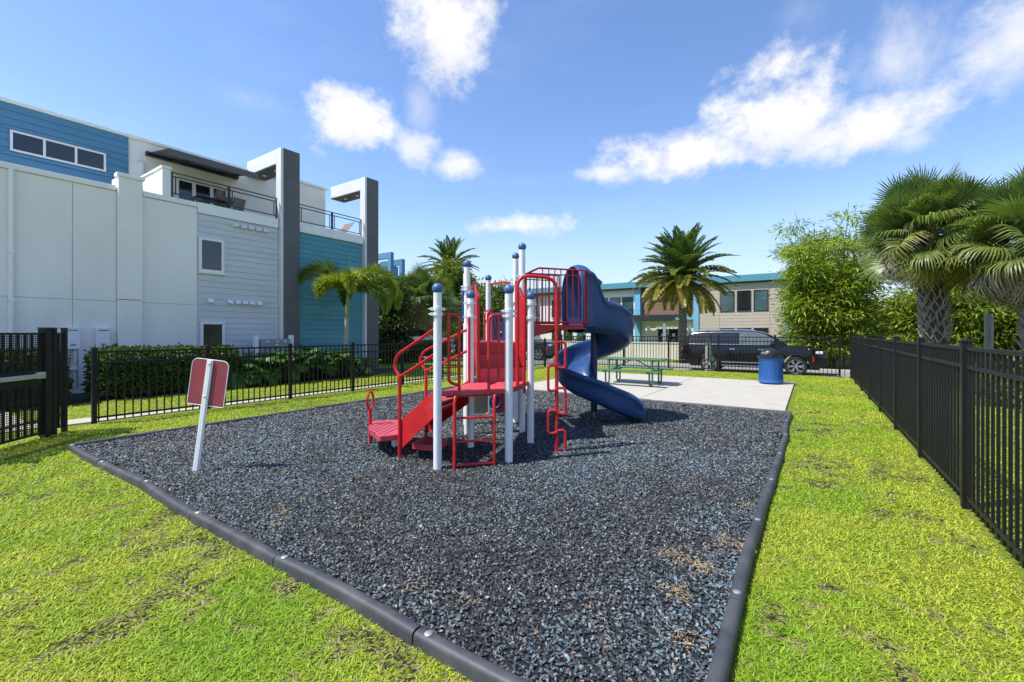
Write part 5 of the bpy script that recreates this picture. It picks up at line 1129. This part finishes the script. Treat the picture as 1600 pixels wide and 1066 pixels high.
# --- hedge and leafy plants along the townhouse
def hedge(label, x0, x1, y0, y1, h, n, seed):
    rg = np.random.default_rng(seed); t = thing('hedge', label, 'hedge', ((x0+x1)/2, (y0+y1)/2, 0), 0, 'clipped hedges along the townhouse'); lx, ly = (x1-x0)/2, (y1-y0)/2
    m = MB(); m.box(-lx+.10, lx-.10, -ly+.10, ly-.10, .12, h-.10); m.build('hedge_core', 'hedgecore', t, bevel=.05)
    P = rg.uniform(-1, 1, (n, 3)); ax = rg.choice(3, n, p=(.42, .22, .36)); sg = np.where((rg.random(n) < .75) | (ax == 2), 1.0, -1.0)
    P[np.arange(n), ax] = sg; u = np.zeros((n, 3)); u[np.arange(n), ax] = sg; P = P*np.array([lx, ly, h*.5-.06]); P[:, 2] += h*.5+.06; P += rg.normal(0, .045, (n, 3)) + u*vnoise(P[:, 1]*3, P[:, 2]*3+P[:, 0], 1, seed)[:, None]*.08
    D = u*.8+rg.normal(0, .6, (n, 3)); C = np.array([.035, .070, .014])*(1-(q := rg.random((n, 1))))+np.array([.12, .18, .03])*q
    V, T, CC = leaves(P, D, u+rg.normal(0, .5, (n, 3)), .085*rg.uniform(.7, 1.3, n), .05*rg.uniform(.7, 1.2, n), C); np_mesh('foliage', V, T, CC, 'leaf', t)
hedge('clipped dark green hedge under the white water heaters and pilaster', -13.75, -12.95, 3.0, 5.7, .98, 15000, 71)
hedge('clipped dark green hedge behind the gate', -13.8, -12.9, .4, 2.35, 1.0, 10000, 72)
hedge('low dark hedge under the leaning palm past the townhouse', -19.5, -18.5, 14.0, 20.5, .9, 8000, 73)
def lobed_leaf(seed):
    rg = np.random.default_rng(seed); V = [(0, 0, 0)]; T = []; C = []; n = 9; base = np.array([.075, .160, .025])
    for sg in (1, -1):
        for i in range(n):
            f = i/(n-1); x = .05+.52*f; an = R(115-88*f); L = (.30-.10*f)*(1 if i else .8); w = .040
            b = np.array([x*.9, 0, .05*math.sin(f*2)]); d = np.array([math.cos(an), sg*math.sin(an), -.25*f]); s2 = np.array([-math.sin(an)*sg, math.cos(an)*1.0, 0]); p1 = b+d*L*.55; p2 = b+d*L-np.array([0, 0, .07])
            k = len(V); V += [tuple(b-np.array([.035, 0, 0])), tuple(b+np.array([.035, 0, 0])), tuple(p1+s2*w), tuple(p1-s2*w), tuple(p2)]; T += [(k, k+1, k+2), (k, k+2, k+3), (k+3, k+2, k+4)]
    k = len(V); V += [(-.5, -.008, -.42), (-.5, .008, -.42), (0, .008, 0), (0, -.008, 0), (.62, 0, 0)]; T += [(k, k+1, k+2), (k, k+2, k+3), (k+3, k+2, k+4)]
    C = np.tile(base, (len(V), 1))*rg.uniform(.75, 1.4, (len(V), 1)); return np_mesh('leaf', np.array(V), np.array(T), C, 'leaf', False)
LOBED = [lobed_leaf(s_) for s_ in (1, 2, 3)]
for i, (x, y, h, n) in enumerate(((-13.35, 6.3, .85, 70), (-13.3, 7.15, 1.0, 80), (-13.4, 8.0, 1.05, 80), (-13.3, 8.85, .95, 75), (-13.6, 9.9, .6, 45), (-13.3, 5.85, .6, 40))):
    lab = ('split leaf philodendron left of the grey cabinet', 'split leaf philodendron in front of the grey cabinet', 'tallest split leaf philodendron below the charcoal pier', 'split leaf philodendron nearest the foxtail palm trunk', 'low leafy plant behind the foxtail palm trunk', 'low leafy plant at the end of the clipped hedge')[i]
    t = thing('leafy_plant', lab, 'plant', (x, y, 0), 0, 'leafy plants along the townhouse'); rg = random.Random(80+i)
    m = MB()
    for k in range(6): a = k*1.05; m.tube([(0, 0, 0), (.12*math.cos(a), .12*math.sin(a), h*.35), (.3*math.cos(a), .3*math.sin(a), h*.55)], [.03, .025, .015], 6)
    m.build('stem', 'culm', t)
    for k in range(n):
        a = k*2.39996; r = .50*math.sqrt((k+.5)/n); z = h*(.30+.62*(1-(r/.55)**2)*rg.uniform(.75, 1.05)) + .05; place(LOBED[k % 3], 'leaf', (r*math.cos(a), r*math.sin(a), z), a+rg.uniform(-.6, .6), R(rg.uniform(-55, 25)), t, rg.uniform(.6, .95), rg.uniform(-.5, .5))
    if i < 4:
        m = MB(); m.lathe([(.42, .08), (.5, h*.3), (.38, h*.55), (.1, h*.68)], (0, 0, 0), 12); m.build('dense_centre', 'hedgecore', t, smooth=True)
# --- shrubs beyond the right fence, posts
for i, (px, d) in enumerate(((1585, 9.0), (1560, 11.0), (1480, 14.5))):
    x, y = at_depth(px, d); crown_tree('low_shrub', ('low loose shrub beyond the fence at the right edge', 'low shrub behind the fence under the right palms', 'low shrub at the foot of the shaggy palm')[i], 'shrub', x, y, 0, [(0, 0, .25, .5, .5, .25), (.4, .2, .2, .4, .4, .2), (-.4, .1, .22, .4, .4, .2)], 2200, .12, .05, (.03, .06, .012), (.12, .16, .02), 90+i, [([(0, 0, -.05), (0, 0, .25)], [.03, .015])], 'bark', 'low shrubs beyond the right fence')
x, y = at_depth(1545, 13.0); t = thing('timber_post', 'round weathered timber post beyond the right fence', 'post', (x, y, 0)); m = MB(); m.tube([(0, 0, -.05), (0, 0, 2.04)], .095, 18); m.build('pole', 'wood', t, smooth=True); m = MB(); m.lathe([(.095, 2.041), (.09, 2.06), (0, 2.065)], (0, 0, 0), 18); m.build('pole_top', 'wood', t)
x, y = at_depth(1606, 14.2); t = thing('lamp_pole', 'tall dark square pole at the right edge of the view', 'lamp pole', (x, y, 0)); m = MB(); m.box(-.09, .09, -.09, .09, -.05, 6.85); m.build('pole', 'dark_metal', t, bevel=.01); m = MB(); m.box(.091, .9, -.12, .12, 6.6, 6.75); m.build('lamp_head', 'dark_metal', t, bevel=.02); m = MB(); m.box(-.16, .16, -.16, .16, -.02, .08); m.build('base_plate', 'dark_metal', t)

def distant_trees():
    """far belt of woodland all round the site"""
    rg = np.random.default_rng(5); k = 2600; a = rg.uniform(0, 2*PI, k); r = rg.uniform(150, 210, k); hh = 4.0+5.5*vnoise(np.cos(a)*9, np.sin(a)*9, 1.0, 31); z = rg.uniform(0, 1, k)**.8*hh-.3
    cen = np.stack([np.cos(a)*r, np.sin(a)*r, z], 1); idx = np.repeat(np.arange(k), 16); n = len(idx); P = cen[idx]+rg.normal(0, 1, (n, 3))*np.array([1.7, 1.7, 1.1]); tone = rg.random(k)[idx][:, None]
    C = (np.array([.035, .06, .025])*(1-tone)+np.array([.085, .11, .04])*tone)*rg.uniform(.8, 1.2, (n, 1)); V, T, CC = leaves(P, rg.normal(0, 1, (n, 3)), rg.normal(0, 1, (n, 3)), 1.7*rg.uniform(.7, 1.3, n), 1.2, C)
    tag(np_mesh('distant_trees', V, T, CC, 'leaf'), 'far belt of green woodland along the horizon', 'trees', kind='stuff')
distant_trees()
